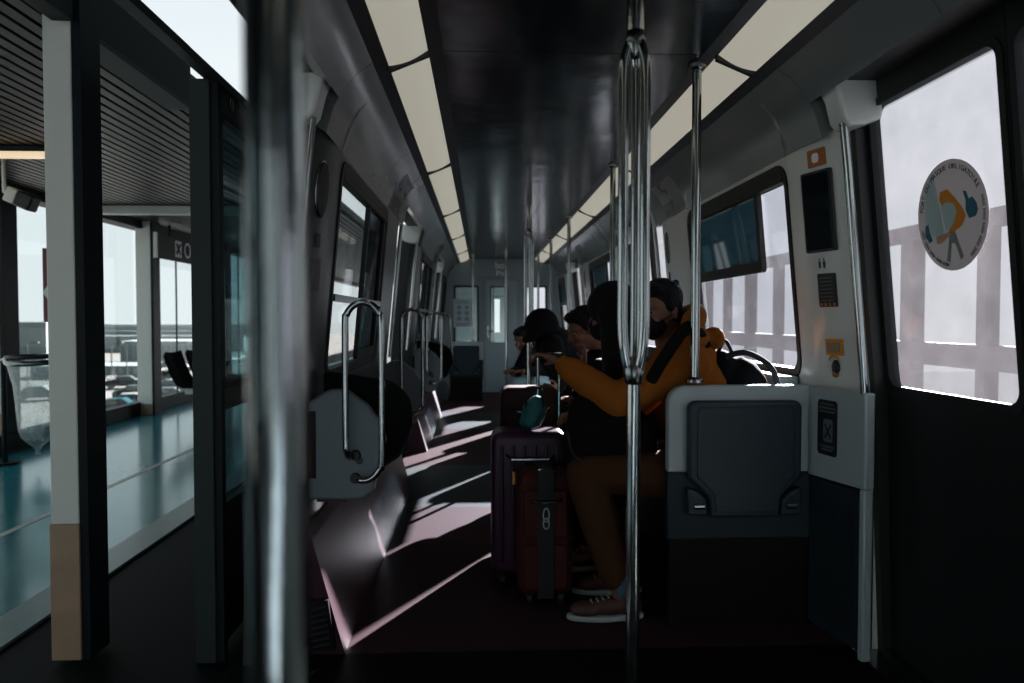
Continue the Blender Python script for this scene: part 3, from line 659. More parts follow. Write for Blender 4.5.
# ------------------------------------------------------------ left kick panels, rails and folded seats
for nme, a, b in (('trim_8', 2.62, 5.14), ('trim_9', 6.62, 9.14)):
    mb = MB(); mb.prism([(-.485, a, 0), (-.540, a, .20), (-.598, a, .41), (-.615, a, .45), (-.66, a, .45), (-.66, a, 0)], (0, b - a, 0))
    struct(build(mb, nme, 'aub', smooth=False), 'glossy aubergine kick panel along the left wall', 'trim')
def left_seat(y, lab_p, lab_s, lab_r, pad=True):
    t = thing('seat_partition', (-.5, y, .45), lab_p, 'seat partition', 'left seat partitions')
    prof = [(-.66, .52), (-.44, .52), (-.40, .55), (-.385, .62), (-.355, .74), (-.365, .79), (-.42, .87), (-.50, .93), (-.56, .93), (-.66, .87)]
    mb = MB(); mb.prism([(x, y - .03, z) for x, z in prof], (0, .05, 0)); build(mb, 'side_shell', 'part_white_shaded', t, bevel=.01, bseg=3)
    mb = MB(); mb.prism([(x, y - .031, z) for x, z in ((-.66, .60), (-.61, .60), (-.61, .85), (-.66, .85))], (0, .004, 0)); build(mb, 'dark_inset', 'maroon', t)
    mb = MB(); mb.tube([(-.45, y - .034, .665), (-.45, y - .025, .665)], .014, 14); mb.tube([(-.45, y - .036, .60), (-.45, y - .025, .60)], .008, 12); build(mb, 'fixing', 'black', t)
    if not pad: return
    t = thing('folded_seat', (-.45, y + .09, .4), lab_s, 'seat', 'folded left seats')
    o = []
    x0, x1, z0, z1 = -.60, -.265, .60, .99
    for cx, cz, r, a0 in ((x1 - .13, z1 - .16, .13, 0), (x0 + .02, z1 - .02, .02, 90)):
        for k in range(9): a = math.radians(a0 + 90 * k / 8); o.append((cx + r * math.cos(a), cz + r * math.sin(a)))
    o += [(x0, z0), (x1 - .16, z0), (x1 - .05, z0 + .07), (x1, z0 + .18)]
    mb = MB(); mb.prism([(x, y + .05, z) for x, z in o], (0, .045, 0)); build(mb, 'backrest', 'blackcloth', t, bevel=.014, bseg=3)
    mb = MB(); mb.prism([(x * .85 - .05, y + .10, z * .85 + .08) for x, z in o], (0, .05, 0)); build(mb, 'seat_cushion', 'pad', t, bevel=.014, bseg=3)
    mb = MB(); mb.box(-.62, -.5, y + .02, y + .1, .5, .56); build(mb, 'bracket', 'black', t)
def grab(y, lab, short=0):
    t = thing('grab_rail', (-.45, y, .6), lab, 'grab rail', 'looped grab rails')
    x0, x1, zt, zb = -.492, -.362, 1.25, .60
    yy = y - .075
    pts = [(-.47, y - .02, zb + .085), (-.485, yy + .02, zb + .085), (x0 + .004, yy, zb + .11), (x0, yy, zb + .16), (x0, yy, zt - .08)]
    for k in range(1, 8): a = PI - PI * k / 8; pts.append(((x0 + x1) / 2 + (x1 - x0) / 2 * math.cos(a), yy, zt - .075 + .075 * math.sin(a)))
    pts += [(x1, yy, zt - .08), (x1, yy, zb + .10), (x1 - .01, yy, zb + .04), (x1 - .045, yy, zb + .005), (x1 - .085, yy + .01, zb), (-.47, y - .02, zb)]
    mb = MB(); mb.tube(tube_curve(pts, 4), .0125, 14); build(mb, 'tube', 'chrome', t)
    for z in (zb, zb + .085):
        mb = MB(); mb.tube([(-.468, y - .04, z), (-.466, y - .028, z)], [.018, .022], 16); build(mb, 'rosette', 'black', t)
for y, w in ((2.78, 'nearest the camera'), (4.68, 'second from the camera'), (6.86, 'third from the camera'), (8.78, 'farthest from the camera')):
    left_seat(y, 'pale blue side partition of the left seats, ' + w, 'dark rounded folded seat of the left row, ' + w, w, y in (2.78, 6.86))
    grab(y, 'looped steel grab rail on the left partition, ' + w)
t = thing('heater_grille', (-.53, 2.66, 0), 'small pale slotted heater grille at the foot of the near left pillar', 'grille')
mb = MB(); mb.prism([(-.62, 2.60, .02), (-.515, 2.60, .02), (-.54, 2.60, .2), (-.62, 2.60, .2)], (0, .02, 0)); build(mb, 'plate', 'maroon', t)
for k in range(7):
    mb = MB(); z = .035 + k * .022; mb.tube([(-.60, 2.597, z), (-.53 - z * .12, 2.597, z + .012)], .0035, 6); build(mb, 'slat', 'part_blue', t)

# ------------------------------------------------------------ round door sticker
def door_pt(y, z, off=.0): return Vector((XC + (dhw(z)) + .011 - off, y, z))
cy_, cz_, R_ = 2.145, 1.497, .163
t = thing('mask_sticker', door_pt(cy_, cz_ - R_), 'round grey mask reminder sticker with ring of letters on the right door window', 'sticker')
def dp(a, b, off): return door_pt(cy_ - a, cz_ + b, off)     # a to the right as seen from inside
mb = MB(); mb.prism([dp(R_ * math.cos(k * 2 * PI / 64), R_ * math.sin(k * 2 * PI / 64), .0) for k in range(64)], (-.0008, 0, 0)); build(mb, 'disc', 'sticker_grey', t, smooth=False)
mb = MB()
upv = (dp(0, .1, 0) - dp(0, 0, 0)).normalized(); rtv = (dp(.1, 0, 0) - dp(0, 0, 0)).normalized()
txt = 'PORT DU MASQUE OBLIGATOIRE'; a0, a1 = 168, 28
for i, ch in enumerate(txt):
    if ch == ' ': continue
    a = math.radians(a0 + (a1 - a0) * i / (len(txt) - 1)); rr = R_ * .87
    add_text(mb, ch, .021, dp(rr * math.cos(a), rr * math.sin(a), .0016), rtv, upv, a - PI / 2)
build(mb, 'letters', 'ink', t, smooth=False)
mb = MB()
for rng in ((14, -62, 30), (-100, -172, 30)):
    n = rng[2]
    for i in range(n):
        if i % 6 == 5: continue
        a = math.radians(rng[0] + (rng[1] - rng[0]) * i / n); h = .004 + .003 * random.random()
        c = dp(R_ * .90 * math.cos(a), R_ * .90 * math.sin(a), .0014); rad = rtv * math.cos(a) + upv * math.sin(a); tg = rad.cross(rtv.cross(upv))
        mb.prism([c - rad * h - tg * .0018, c + rad * h - tg * .0018, c + rad * h + tg * .0018, c - rad * h + tg * .0018], (-.0004, 0, 0))
build(mb, 'small_print', 'ink', t, smooth=False)
def blob(name, pts, m, off=.0014):
    mb = MB(); mb.prism([dp(a * R_, b * R_, off) for a, b in pts], (-.0006, 0, 0)); return build(mb, name, m, t, smooth=False)
blob('orange_shape', [(-.25, .46), (-.05, .48), (.15, .30), (.35, .08), (.42, -.06), (.30, -.22), (.0, -.34), (-.10, -.30), (.10, -.12), (.18, .05), (.10, .2), (-.1, .25), (-.22, .2), (-.3, .32)], 'orange')
blob('pale_shape', [(-.22, .2), (-.1, .25), (.1, .2), (.18, .05), (.10, -.12), (-.12, -.28), (-.22, -.1)], 'paleblue', .0018)
blob('tan_shape', [(-.10, -.30), (-.02, -.34), (-.3, -.48), (-.45, -.48), (-.46, -.36), (-.3, -.32)], film('tan_print', (.62, .40, .26)), .0018)
blob('teal_shape', [(.38, .38), (.47, .36), (.52, .22), (.62, .24), (.72, .12), (.74, .0), (.68, -.1), (.5, -.12), (.42, .04), (.44, .2)], 'teal_print')
blob('teal_shape', [(-.78, -.12), (-.68, -.08), (-.66, -.22), (-.58, -.4), (-.68, -.44), (-.8, -.3)], 'teal_print')
blob('grey_shape', [(.0, -.28), (.10, -.32), (.28, -.76), (.2, -.82), (.08, -.52), (-.02, -.5), (-.1, -.84), (-.2, -.82), (-.08, -.4)], 'grey_print')
blob('pale_band', [(-.72, .62), (-.45, .85), (-.3, .2), (-.22, -.3), (-.5, -.38), (-.75, -.1)], 'paleblue', .0009)
# ------------------------------------------------------------ platform
mb = MB()
mb.box(-4.6, -1.92, -4, 30, -.06, 0)
struct(build(mb, 'platform_floor', 'pfloor', smooth=False), 'glossy teal platform floor', 'floor')
mb = MB(); mb.box(-1.92, -1.74, -4, 30, -.06, .001); struct(build(mb, 'trim_10', 'pedge', smooth=False), 'pale stone edging strip of the platform', 'trim')
mb = MB(); mb.box(-1.74, -.68, -4, 30, -.07, -.012); struct(build(mb, 'trim_11', 'pedge_dark', smooth=False), 'black threshold, gap and platform floor with its shade in the colour', 'trim')  # one dark sheet for threshold, gap and the shaded part of the platform floor
mb = MB(); mb.box(-2.66, -2.615, 3.2, 7.2, 0, .002); tag(build(mb, 'floor_strip', 'stripe', smooth=False), 'thin pale strip along the teal platform floor', 'floor strip')  # narrow pale strip lying on the teal floor
def post(x0, x1, y0, y1, zt, lab, dark=True, clad=.48):
    t = thing('platform_post', ((x0 + x1) / 2, y0, 0), lab, 'post', 'platform posts')
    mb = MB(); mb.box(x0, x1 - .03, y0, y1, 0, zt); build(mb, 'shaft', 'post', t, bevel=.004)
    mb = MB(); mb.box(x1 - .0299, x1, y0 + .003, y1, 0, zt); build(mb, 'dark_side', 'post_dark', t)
    if clad:
        mb = MB(); mb.box(x0 - .004, x1 - .028, y0 - .006, y1, 0.001, clad); build(mb, 'worn_cladding', 'clad', t, bevel=.003)
post(-1.49, -1.365, 2.61, 2.745, 2.40, 'pale square platform post with worn bronze cladding at its foot, nearest the train')
post(-4.50, -4.22, 6.72, 6.95, 2.42, 'facade post at the left edge beside the waste bag', clad=.35)
post(-4.24, -4.03, 9.3, 9.5, 2.42, 'facade post left of the platform seats', clad=.14)
post(-4.24, -4.03, 11.95, 12.15, 2.42, 'facade post behind the platform seats')
t = thing('leaf_guide_post', (-1.0, 2.62, -.012), 'tall grey post at the edge of the open door leaf', 'post')
mb = MB(); mb.box(-.995, -.925, 2.59, 2.63, -.012, 2.01); build(mb, 'face', 'post_grey', t, bevel=.003)
mb = MB(); mb.box(-.925, -.90, 2.60, 2.635, -.012, 2.0); build(mb, 'edge', 'post_dark', t)
t = thing('platform_fascia', (-1.4, 2, 2.2), 'dark fascia beam running over the platform posts', 'beam')
mb = MB(); mb.box(-1.45, -1.38, -3, 2.6, 2.2, 2.485); mb.box(-1.45, -1.38, 2.75, 3.62, 2.2, 2.485); build(mb, 'beam', 'post_dark', t, smooth=False)
mb = MB(); mb.box(-1.49, -1.375, 2.75, 3.62, 2.185, 2.205); build(mb, 'lip', 'post_grey', t, smooth=False)
# soffit
mb = MB(); mb.box(-4.7, -1.5, -4, 26, 2.41, 2.46); struct(build(mb, 'platform_ceiling', 'black', smooth=False), 'platform roof slab', 'ceiling')
mb = MB()
x = -4.2
while x < -1.55:
    mb.prism([(x, -4, 2.385), (x + .055, -4, 2.385), (x + .05, -4, 2.408), (x + .005, -4, 2.408)], (0, 30, 0)); x += .078
tag(build(mb, 'soffit_slats', 'slat', smooth=False), 'dark slatted soffit over the platform', 'ceiling slats'); bpy.data.objects['soffit_slats']['kind'] = 'structure'
mb = MB(); mb.box(-4.35, -4.15, -4, 26, 2.30, 2.41); mb.box(-4.32, -4.2, -4, 26, 0, .16); struct(build(mb, 'trim_12', 'post_dark', smooth=False), 'dark head and foot rails of the platform facade', 'trim')
t = thing('tube_lamp', (-3.6, 5.3, 2.33), 'warm white tube lamp under the slatted platform soffit', 'lamp')
mb = MB(); mb.box(-4.15, -2.80, 5.27, 5.37, 2.345, 2.385); build(mb, 'housing', 'post_grey', t, bevel=.006)
mb = MB(); mb.box(-4.1, -2.84, 5.262, 5.36, 2.31, 2.345); build(mb, 'tube', 'lampw', t, bevel=.008)
mb = MB(); mb.box(-4.15, -1.6, 8.0, 8.12, 2.30, 2.385); tag(build(mb, 'soffit_beam', 'post', bevel=.004), 'pale cross beam under the far platform soffit', 'beam')
# facade glazing
k = 0
for a, b in ((4.2, 6.72), (6.95, 9.3), (9.55, 11.95), (12.2, 14.6), (-2, 4.2)):
    k += 1; r = struct(thing('window_%d' % (30 + k), (-4.26, (a + b) / 2, .16), 'tall glazing bay of the platform facade', 'window'))
    mb = MB(); mb.box(-4.266, -4.258, a, b, .16, 2.30); build(mb, 'pane', 'clear', r, smooth=False)
    mb = MB(); mid = a + (b - a) * .42
    mb.box(-4.27, -4.25, mid - .006, mid + .006, .16, 2.30); build(mb, 'glazing_bars', 'post_grey', r, smooth=False)
# hanging sign
t = thing('direction_sign', (-3.95, 10, 1.93), 'black hanging direction sign reading Orly beyond the second facade post', 'sign')
a = 9.25; zt, zb = 2.25, 1.94
mb = MB(); mb.box(-3.985, -3.95, a, a + 2.6, zb, zt); build(mb, 'board', 'signb', t, bevel=.004)
mb = MB(); mb.box(-3.989, -3.945, a - .03, a, zb, zt); build(mb, 'end_plate', 'post', t)
for y in (a + .4, a + 2.0):
    mb = MB(); mb.tube([(-3.967, y, zt), (-3.967, y, 2.39)], .012, 8); build(mb, 'hanger', 'post_dark', t)
mb = MB(); zc = (zt + zb) / 2
mb.box(-3.9495, -3.9475, a + .52, a + .72, zc - .10, zc + .11); build(mb, 'symbol_box', 'white_print', t, smooth=False)
mb = MB(); mb.tube([(-3.946, a + .56, zc - .06), (-3.946, a + .68, zc + .07)], .012, 6); mb.tube([(-3.946, a + .68, zc - .06), (-3.946, a + .56, zc + .07)], .012, 6); build(mb, 'cross_mark', 'signb', t)
mb = MB(); add_text(mb, 'Orly', .29, (-3.948, a + 1.08, zc), (0, 1, 0), (0, 0, 1)); build(mb, 'letters', 'white_print', t, smooth=False)
# red hanging sign
p0 = atY(42, 248, 6.2); p1 = atY(74, 322, 6.2)
t = thing('red_sign', (p0.x, 6.2, p1.z), 'dark red hanging board with grey diamond behind the near platform post', 'sign')
mb = MB(); mb.box(p0.x, p1.x, 6.2, 6.24, p1.z, p0.z); build(mb, 'board', 'red', t, bevel=.003)
mb = MB(); c = Vector(((p0.x + p1.x) / 2, 6.197, (p0.z * .4 + p1.z * .6))); w = (p1.x - p0.x) / 2; mb.prism([c + Vector((-w, 0, 0)), c + Vector((0, 0, -.17)), c + Vector((w, 0, 0)), c + Vector((0, 0, .17))], (0, -.003, 0)); build(mb, 'diamond', 'post', t, smooth=False)
mb = MB(); mb.tube([((p0.x + p1.x) / 2, 6.22, p0.z), ((p0.x + p1.x) / 2, 6.22, 2.39)], .01, 8); build(mb, 'hanger', 'post_dark', t)
# loudspeaker / camera
c = atY(21, 199, 5.6)
t = thing('loudspeaker', c, 'black and white horn loudspeaker hanging from the slatted soffit', 'loudspeaker')
ax = Vector((.9, -.1, -.38)).normalized()
mb = MB(); u = Vector((0, 1, 0)); w_ = ax.cross(u); mb.obox(c + ax * .05, ax * .065, u * .06, w_ * .058); build(mb, 'body', 'black', t, bevel=.015, bseg=3)
mb = MB(); mb.obox(c - ax * .06, ax * .045, u * .05, w_ * .055); build(mb, 'rear_cover', 'post', t, bevel=.012, bseg=3)
mb = MB(); mb.tube([c - ax * .08, c - ax * .08 + Vector((-.05, 0, .02)), (c.x - .12, c.y, 2.39)], .014, 10); build(mb, 'bracket', 'post', t)
# waste bag holder
c = atY(36, 360, 6.1)
t = thing('waste_bag_holder', c, 'ring holder with clear plastic waste bag by the facade post', 'waste bin')
rg = .20
mb = MB(); mb.tube([c + Vector((rg * math.cos(a), rg * math.sin(a), .02 * math.sin(a))) for a in [2 * PI * k / 32 for k in range(32)]], .022, 10, closed=True); mb.tube([c + Vector((-rg, 0, 0)), c + Vector((-rg - .12, .1, 0))], .02, 10); build(mb, 'ring', 'chrome_dark', t)
mb = MB(); mb.tube([c + Vector((rg * 1.02 * math.cos(a), rg * 1.02 * math.sin(a), .03)) for a in [2 * PI * k / 32 for k in range(32)]], .012, 8, closed=True); build(mb, 'lid_rim', 'black', t)
ns = 40; prof = [(0, .195), (-.05, .18), (-.2, .15), (-.4, .135), (-.55, .125), (-.62, .11), (-.66, .075), (-.70, .03), (-.74, .012), (-.76, .02)]
mb = MB(); mb.grid(lambda i, j: c + Vector(((prof[j][1] * (1 + .12 * math.sin(7 * 2 * PI * i / ns + j * .4))) * math.cos(2 * PI * i / ns), (prof[j][1] * (1 + .12 * math.sin(5 * 2 * PI * i / ns))) * math.sin(2 * PI * i / ns), prof[j][0])), ns + 1, len(prof)); build(mb, 'bag', 'bagplastic', t)
mb = MB(); mb.ico(c + Vector((.02, 0, -.58)), (.08, .08, .06)); organic(mb, 'rubbish', 'sole', t, .02, 2)
mb = MB(); mb.tube([(c.x - rg - .12, c.y + .1, 0), (c.x - rg - .12, c.y + .1, c.z + .02)], .02, 10); mb.tube([(c.x - rg - .12, c.y + .1, 0), (c.x - rg - .12, c.y + .1, .02)], .1, 16); build(mb, 'stand', 'post_dark', t)
# platform seats
def shell_seat(y, lab):
    t = thing('shell_chair', (-3.36, y, 0), lab, 'seat', 'platform shell seats')
    x = -3.36
    prof = tube_curve([(x - .26, .0, .80), (x - .20, 0, .62), (x - .12, 0, .47), (x + .0, 0, .425), (x + .16, 0, .43), (x + .22, 0, .415)], 4)
    mb = MB(); n = len(prof)
    mb.grid(lambda i, j: Vector((prof[i].x + .03 * abs(j - 4) / 4 * (1 if i < n / 2 else 0), y - .22 + .055 * j, prof[i].z + (.02 * (abs(j - 4) / 4) ** 2))), n, 9,
            lambda i, j: Vector((prof[i].x + .03 * abs(j - 4) / 4 * (1 if i < n / 2 else 0) - (.03 if i < n * .6 else 0), y - .22 + .055 * j, prof[i].z - .028)))
    build(mb, 'shell', 'blackcloth', t)
    return t
shell_seat(8.80, 'nearer black shell seat on the platform by the glass'); shell_seat(9.42, 'farther black shell seat on the platform, second from the train'); shell_seat(10.04, 'third black shell seat on the platform row')
t = thing('seat_beam', (-3.4, 8.9, 0), 'pale beam and pedestals carrying the black platform seats', 'bench frame')
mb = MB(); mb.box(-3.39, -3.29, 8.6, 10.3, .33, .395); build(mb, 'beam', 'post', t, bevel=.005)
for y in (9.1, 9.8):
    mb = MB(); mb.box(-3.40, -3.28, y - .05, y + .05, 0, .33); build(mb, 'pedestal', 'post', t, bevel=.004)

# ------------------------------------------------------------ outdoors left
GZ = -7.0
mb = MB(); mb.box(-400, -6, -60, 420, GZ - .2, GZ); struct(build(mb, 'ground', 'asphalt', smooth=False), 'pale asphalt parking area outside', 'ground')
mb = MB()
for k, (z0, z1, y0) in enumerate(((GZ, -2.0, 0), (-3.2, -.9, 0), (-2.1, .4, .0))):
    mb.cm = k % 2; mb.box(-330, -60, 190 + k * 6, 200 + k * 6, z0, z1 - 1.0)
mb.cm = 0; mb.box(-330, -60, 205, 215, -1.0, -.2)
for x in range(-320, -60, 9): mb.cm = 1; mb.box(x, x + 4, 189.5, 190.2, -5.6, -3.4)
tag(build(mb, 'terminal_building', ['concrete', 'concrete2'], smooth=False), 'long low grey building on the horizon beyond the parking', 'building')
bn = 0
for u0, u1, vt, dist, m in ((18, 46, 322, 150, 'concrete2'), (120, 200, 341, 120, 'concrete'), (30, 140, 366, 105, 'concrete2')):
    a = atY(u0, vt, dist); b = atY(u1, vt, dist)
    mb = MB(); mb.box(a.x, b.x, dist, dist + 10, GZ, a.z); mb.cm = 1
    n = 14
    for i in range(n): w = (b.x - a.x) / n; mb.box(a.x + w * (i + .2), a.x + w * (i + .8), dist - .1, dist, GZ + (a.z - GZ) * .35, GZ + (a.z - GZ) * .85)
    tag(build(mb, 'building', [m, 'concrete2' if m == 'concrete' else 'concrete'], smooth=False), ['grey windowed block far behind the waste bag', 'wide pale building behind the platform seats', 'low grey wall at the edge of the parking'][bn], 'building'); bn += 1
def car(u, v, m, yaw, lab):
    p = atZ(u, v, GZ); t = thing('parked_car', p, lab, 'car', 'parked cars outside')
    R = Matrix.Rotation(yaw, 3, 'Z'); X = lambda x, y, z: p + R @ Vector((x, y, z))
    prof = [(-2.2, .3), (-2.2, .8), (-1.9, .95), (-1.3, 1.0), (-.8, 1.42), (.6, 1.45), (1.2, 1.0), (1.9, .9), (2.2, .7), (2.2, .3)]
    mb = MB(); mb.prism([X(x, -.85, z) for x, z in prof], R @ Vector((0, 1.7, 0))); build(mb, 'body', m, t, bevel=.08)
    mb = MB(); mb.prism([X(x, -.87, z) for x, z in [(-1.15, 1.0), (-.72, 1.36), (.52, 1.38), (1.0, 1.0)]], R @ Vector((0, 1.74, 0))); build(mb, 'windows', 'screen', t, smooth=False)
    for wx in (-1.4, 1.4):
        for wy in (-.86, .76):
            mb = MB(); mb.tube([X(wx, wy, .32), X(wx, wy + .1, .32)], .32, 16); build(mb, 'wheel', 'rubber', t)
for args in ((131, 409, 'car_w', .3, 'white car parked outside below the first glazing bay'), (117, 415, 'car_b', .2, 'dark teal car parked at the left of the white car'), (137, 399, 'car_g', .4, 'grey car parked behind the white car'),
             (168, 402, 'car_g', .3, 'grey car outside just left of the platform seats'), (172, 393, 'car_b', .25, 'blue car outside behind the platform seats'), (38, 400, 'car_w', .3, 'white car outside behind the waste bag'), (125, 388, 'car_g', .3, 'small far grey car beyond the white car')): car(*args)
def bush(u, v, r, lab):
    p = atZ(u, v, GZ); mb = MB()
    for k in range(14): mb.ico(p + Vector((random.uniform(-r, r), random.uniform(-r, r), r * .6 + random.uniform(-.3, .5) * r)), r * random.uniform(.4, .7), sub=1)
    mb.tube([p, p + Vector((0, 0, r))], .15); tag(organic(mb, 'bush', 'leafg', None, .25, 1, origin=p), lab, 'bush')
bush(162, 379, 1.6, 'round green bush outside by the platform seats'); bush(190, 360, 1.8, 'green tree top outside behind the second seat')
for i, u in enumerate((112, 127, 146, 178, 28)):
    p = atZ(u, 385, GZ); t = thing('lamp_post', p, ['thin lamp post outside by the near platform post', 'second thin lamp post outside', 'third lamp post outside beside the facade post', 'lamp post outside above the seats', 'lamp post outside behind the waste bag'][i], 'lamp post', 'car park lamp posts')
    mb = MB(); mb.tube([p, p + Vector((0, 0, 5.2))], [.1, .06], 8); mb.tube([p + Vector((0, 0, 5.2)), p + Vector((.9, 0, 5.3))], .05, 6); build(mb, 'mast', 'post_grey', t)
    mb = MB(); mb.box(p.x + .8, p.x + 1.4, p.y - .12, p.y + .12, 5.22 + GZ, 5.36 + GZ); build(mb, 'lamp_head', 'post_grey', t)

# ------------------------------------------------------------ gallery outside right
t = thing('outside_gallery', (4.1, 6, -1), 'purple grey gallery railing with columns seen through the dusty right windows', 'gallery')
mb = MB(); mb.box(4.0, 4.12, -2, 16, 1.92, 2.06); build(mb, 'top_beam', 'purple', t, smooth=False)
mb = MB(); mb.box(4.0, 4.10, -2, 16, .78, .98); build(mb, 'middle_rail', 'purple', t, smooth=False)
mb = MB(); mb.box(4.0, 4.12, -2, 16, -1.0, .22); build(mb, 'lower_beam', 'purple', t, smooth=False)
y = 1.6; i = 0
while y < 15:
    mb = MB(); w = .20 if i % 2 else .11; mb.box(4.02, 4.14, y - w / 2, y + w / 2, .2, 1.95); build(mb, 'column', 'purple', t, smooth=False); y += 1.05; i += 1
mb = MB(); mb.box(5.2, 30, -10, 30, -1.2, -1.0); struct(build(mb, 'gallery_ground', 'gwall', smooth=False), 'pale ground beyond the gallery', 'ground')

mb = MB(); mb.box(-1.7, 3.85, -12, 45, 4.2, 4.32); struct(build(mb, 'sun_blocker', 'concrete2', smooth=False), 'unseen slab added high above the train to block the sun', 'sun blocker')  # added out of view to keep direct sun off the platform
t = thing('end_backdrop', (.1, 13.2, 0), 'added dark wall standing in for another car beyond the end door windows', 'backdrop')
mb = MB(); mb.box(-1.0, .24, 13.2, 13.4, 0, 2.3); mb.box(.24, .34, 13.2, 13.4, 0, .95); mb.box(.24, .34, 13.2, 13.4, 1.55, 2.3); mb.box(.34, .66, 13.2, 13.4, 0, 2.3); build(mb, 'backdrop_wall', 'concrete2', t, smooth=False)  # boxes added to darken the end windows; the slit leaves one bright spot
# ------------------------------------------------------------ people
def Rdir(fwd, up=(0, 0, 1)):
    f = Vector(fwd).normalized(); r = f.cross(Vector(up)).normalized(); u = r.cross(f); return Matrix((r, f, u)).transposed()   # x right, y forward, z up
def head_parts(mb, c, R):
    c = Vector(c); P = lambda x, y, z: c + R @ Vector((x, y, z))
    mb.ico(P(0, -.012, .035), (.076, .095, .088), R, 3); mb.ico(P(0, .02, -.035), (.060, .070, .075), R, 3); mb.ico(P(0, .052, -.088), (.030, .026, .024), R)
    mb.cap(P(0, .088, .018), .009, P(0, .108, -.022), .014); mb.ico(P(0, .095, -.024), (.018, .014, .010), R)
    mb.ico(P(-.033, .068, -.02), (.026, .02, .022), R); mb.ico(P(.033, .068, -.02), (.026, .02, .022), R)
    mb.cap(P(-.045, .074, .032), .010, P(.045, .074, .032), .010)
    mb.ico(P(0, .082, -.058), (.024, .012, .007), R); mb.ico(P(0, .082, -.068), (.020, .011, .007), R)
    for s in (-1, 1): mb.ico(P(s * .078, -.005, -.005), (.010, .020, .032), R)
    mb.cap(P(0, -.03, -.05), .055, P(0, -.045, -.15), .058)
def eyes(c, R, parent):
    for s in (-1, 1):
        mb = MB(); mb.ico(Vector(c) + R @ Vector((s * .032, .0785, .010)), (.0095, .0095, .0065), R); e = build(mb, 'eye', 'sclera', parent)
        mb = MB(); mb.ico(Vector(c) + R @ Vector((s * .032, .084, .010)), .0052); build(mb, 'iris', 'eye', e)
def hair_short(c, R, parent, m='hair'):
    P = lambda x, y, z: Vector(c) + R @ Vector((x, y, z)); mb = MB()
    mb.ico(P(0, -.025, .055), (.086, .098, .085), R, 3); mb.ico(P(0, .045, .098), (.065, .045, .032), R); mb.ico(P(0, -.055, -.01), (.075, .06, .07), R)
    for s in (-1, 1): mb.ico(P(s * .074, .005, .03), (.012, .03, .035), R)
    for k in range(24):
        a = random.uniform(0, 2 * PI); mb.ico(P(.06 * math.cos(a), -.02 + .075 * math.sin(a), .105 + random.uniform(-.02, .01)), .018, sub=1)
    return organic(mb, 'hair', m, parent, .007, 3)
def maskpart(c, R, parent, m='mask'):
    P = lambda x, y, z: Vector(c) + R @ Vector((x, y, z)); mb = MB()
    mb.ico(P(0, .05, -.048), (.062, .064, .058), R, 3); mb.ico(P(0, .085, -.02), (.024, .034, .026), R)
    k = organic(mb, 'face_mask', m, parent, .006, 3)
    for s in (-1, 1):
        mb = MB(); mb.tube([P(s * .058, .06, -.03), P(s * .078, .02, -.01), P(s * .088, -.014, -.003), P(s * .076, .02, -.035), P(s * .056, .055, -.07)], .002, 6); build(mb, 'ear_loop', m, k)
    return k
def hand(mb, w, d, palm, curl=.8, s=1.0, thumb=1):
    """wrist w, direction d, palm normal (side the fingers curl to)"""
    w = Vector(w); d = Vector(d).normalized(); n = Vector(palm); n = (n - d * n.dot(d)).normalized(); side = d.cross(n) * thumb
    R = Matrix((side, d, n)).transposed()
    mb.ico(w + d * .045 * s, (.040 * s, .05 * s, .017 * s), R); mb.ico(w + d * .01, (.027 * s, .03 * s, .02 * s), R)
    for i, (x, L) in enumerate(((.030, .072), (.010, .08), (-.011, .075), (-.030, .060))):
        p = w + d * .085 * s + side * x * s; a = .25 * curl; seg = L * s / 3; rr = .0085 * s
        for k in range(3):
            q = p + (d * math.cos(a) + n * math.sin(a)) * seg * (1.25 if k == 0 else .95); mb.cap(p, rr, q, rr * .92); p = q; rr *= .92; a += .75 * curl
    p = w + d * .025 * s + side * .034 * s; q = p + (side * .6 + d * .6 + n * .35) * .045 * s; r = q + (d * .8 + n * .6) * .032 * s
    mb.cap(p, .0115 * s, q, .0095 * s); mb.cap(q, .0095 * s, r, .008 * s)
def shoe(ank, fwd, parent, m='shoe', name='shoe'):
    f = Vector((fwd[0], fwd[1], 0)).normalized(); R = Rdir(f); P = lambda x, y, z: Vector((ank[0], ank[1], 0)) + R @ Vector((x, y, z)); mb = MB()
    mb.ico(P(0, -.045, .055), (.036, .05, .045), R); mb.ico(P(0, .04, .055), (.042, .08, .04), R); mb.ico(P(0, .13, .045), (.045, .07, .032), R); mb.cap(P(0, -.03, .06), .038, P(0, -.03, .105), .04)
    s = organic(mb, name, m, parent, .007, 3)
    o = []
    for k in range(24):
        a = 2 * PI * k / 24; o.append(P(.049 * math.cos(a) * (1 if math.sin(a) > 0 else .85), .055 + .155 * math.sin(a), .004))
    mb = MB(); mb.prism(o, (0, 0, .022)); build(mb, 'sole', 'sole', s, bevel=.006)
    mb = MB()
    for k in range(5): y = .02 + k * .022; mb.tube([P(-.022, y, .099 - k * .006), P(0, y + .006, .104 - k * .006), P(.022, y, .099 - k * .006)], .003, 6)
    build(mb, 'laces', 'sole', s)
    return s

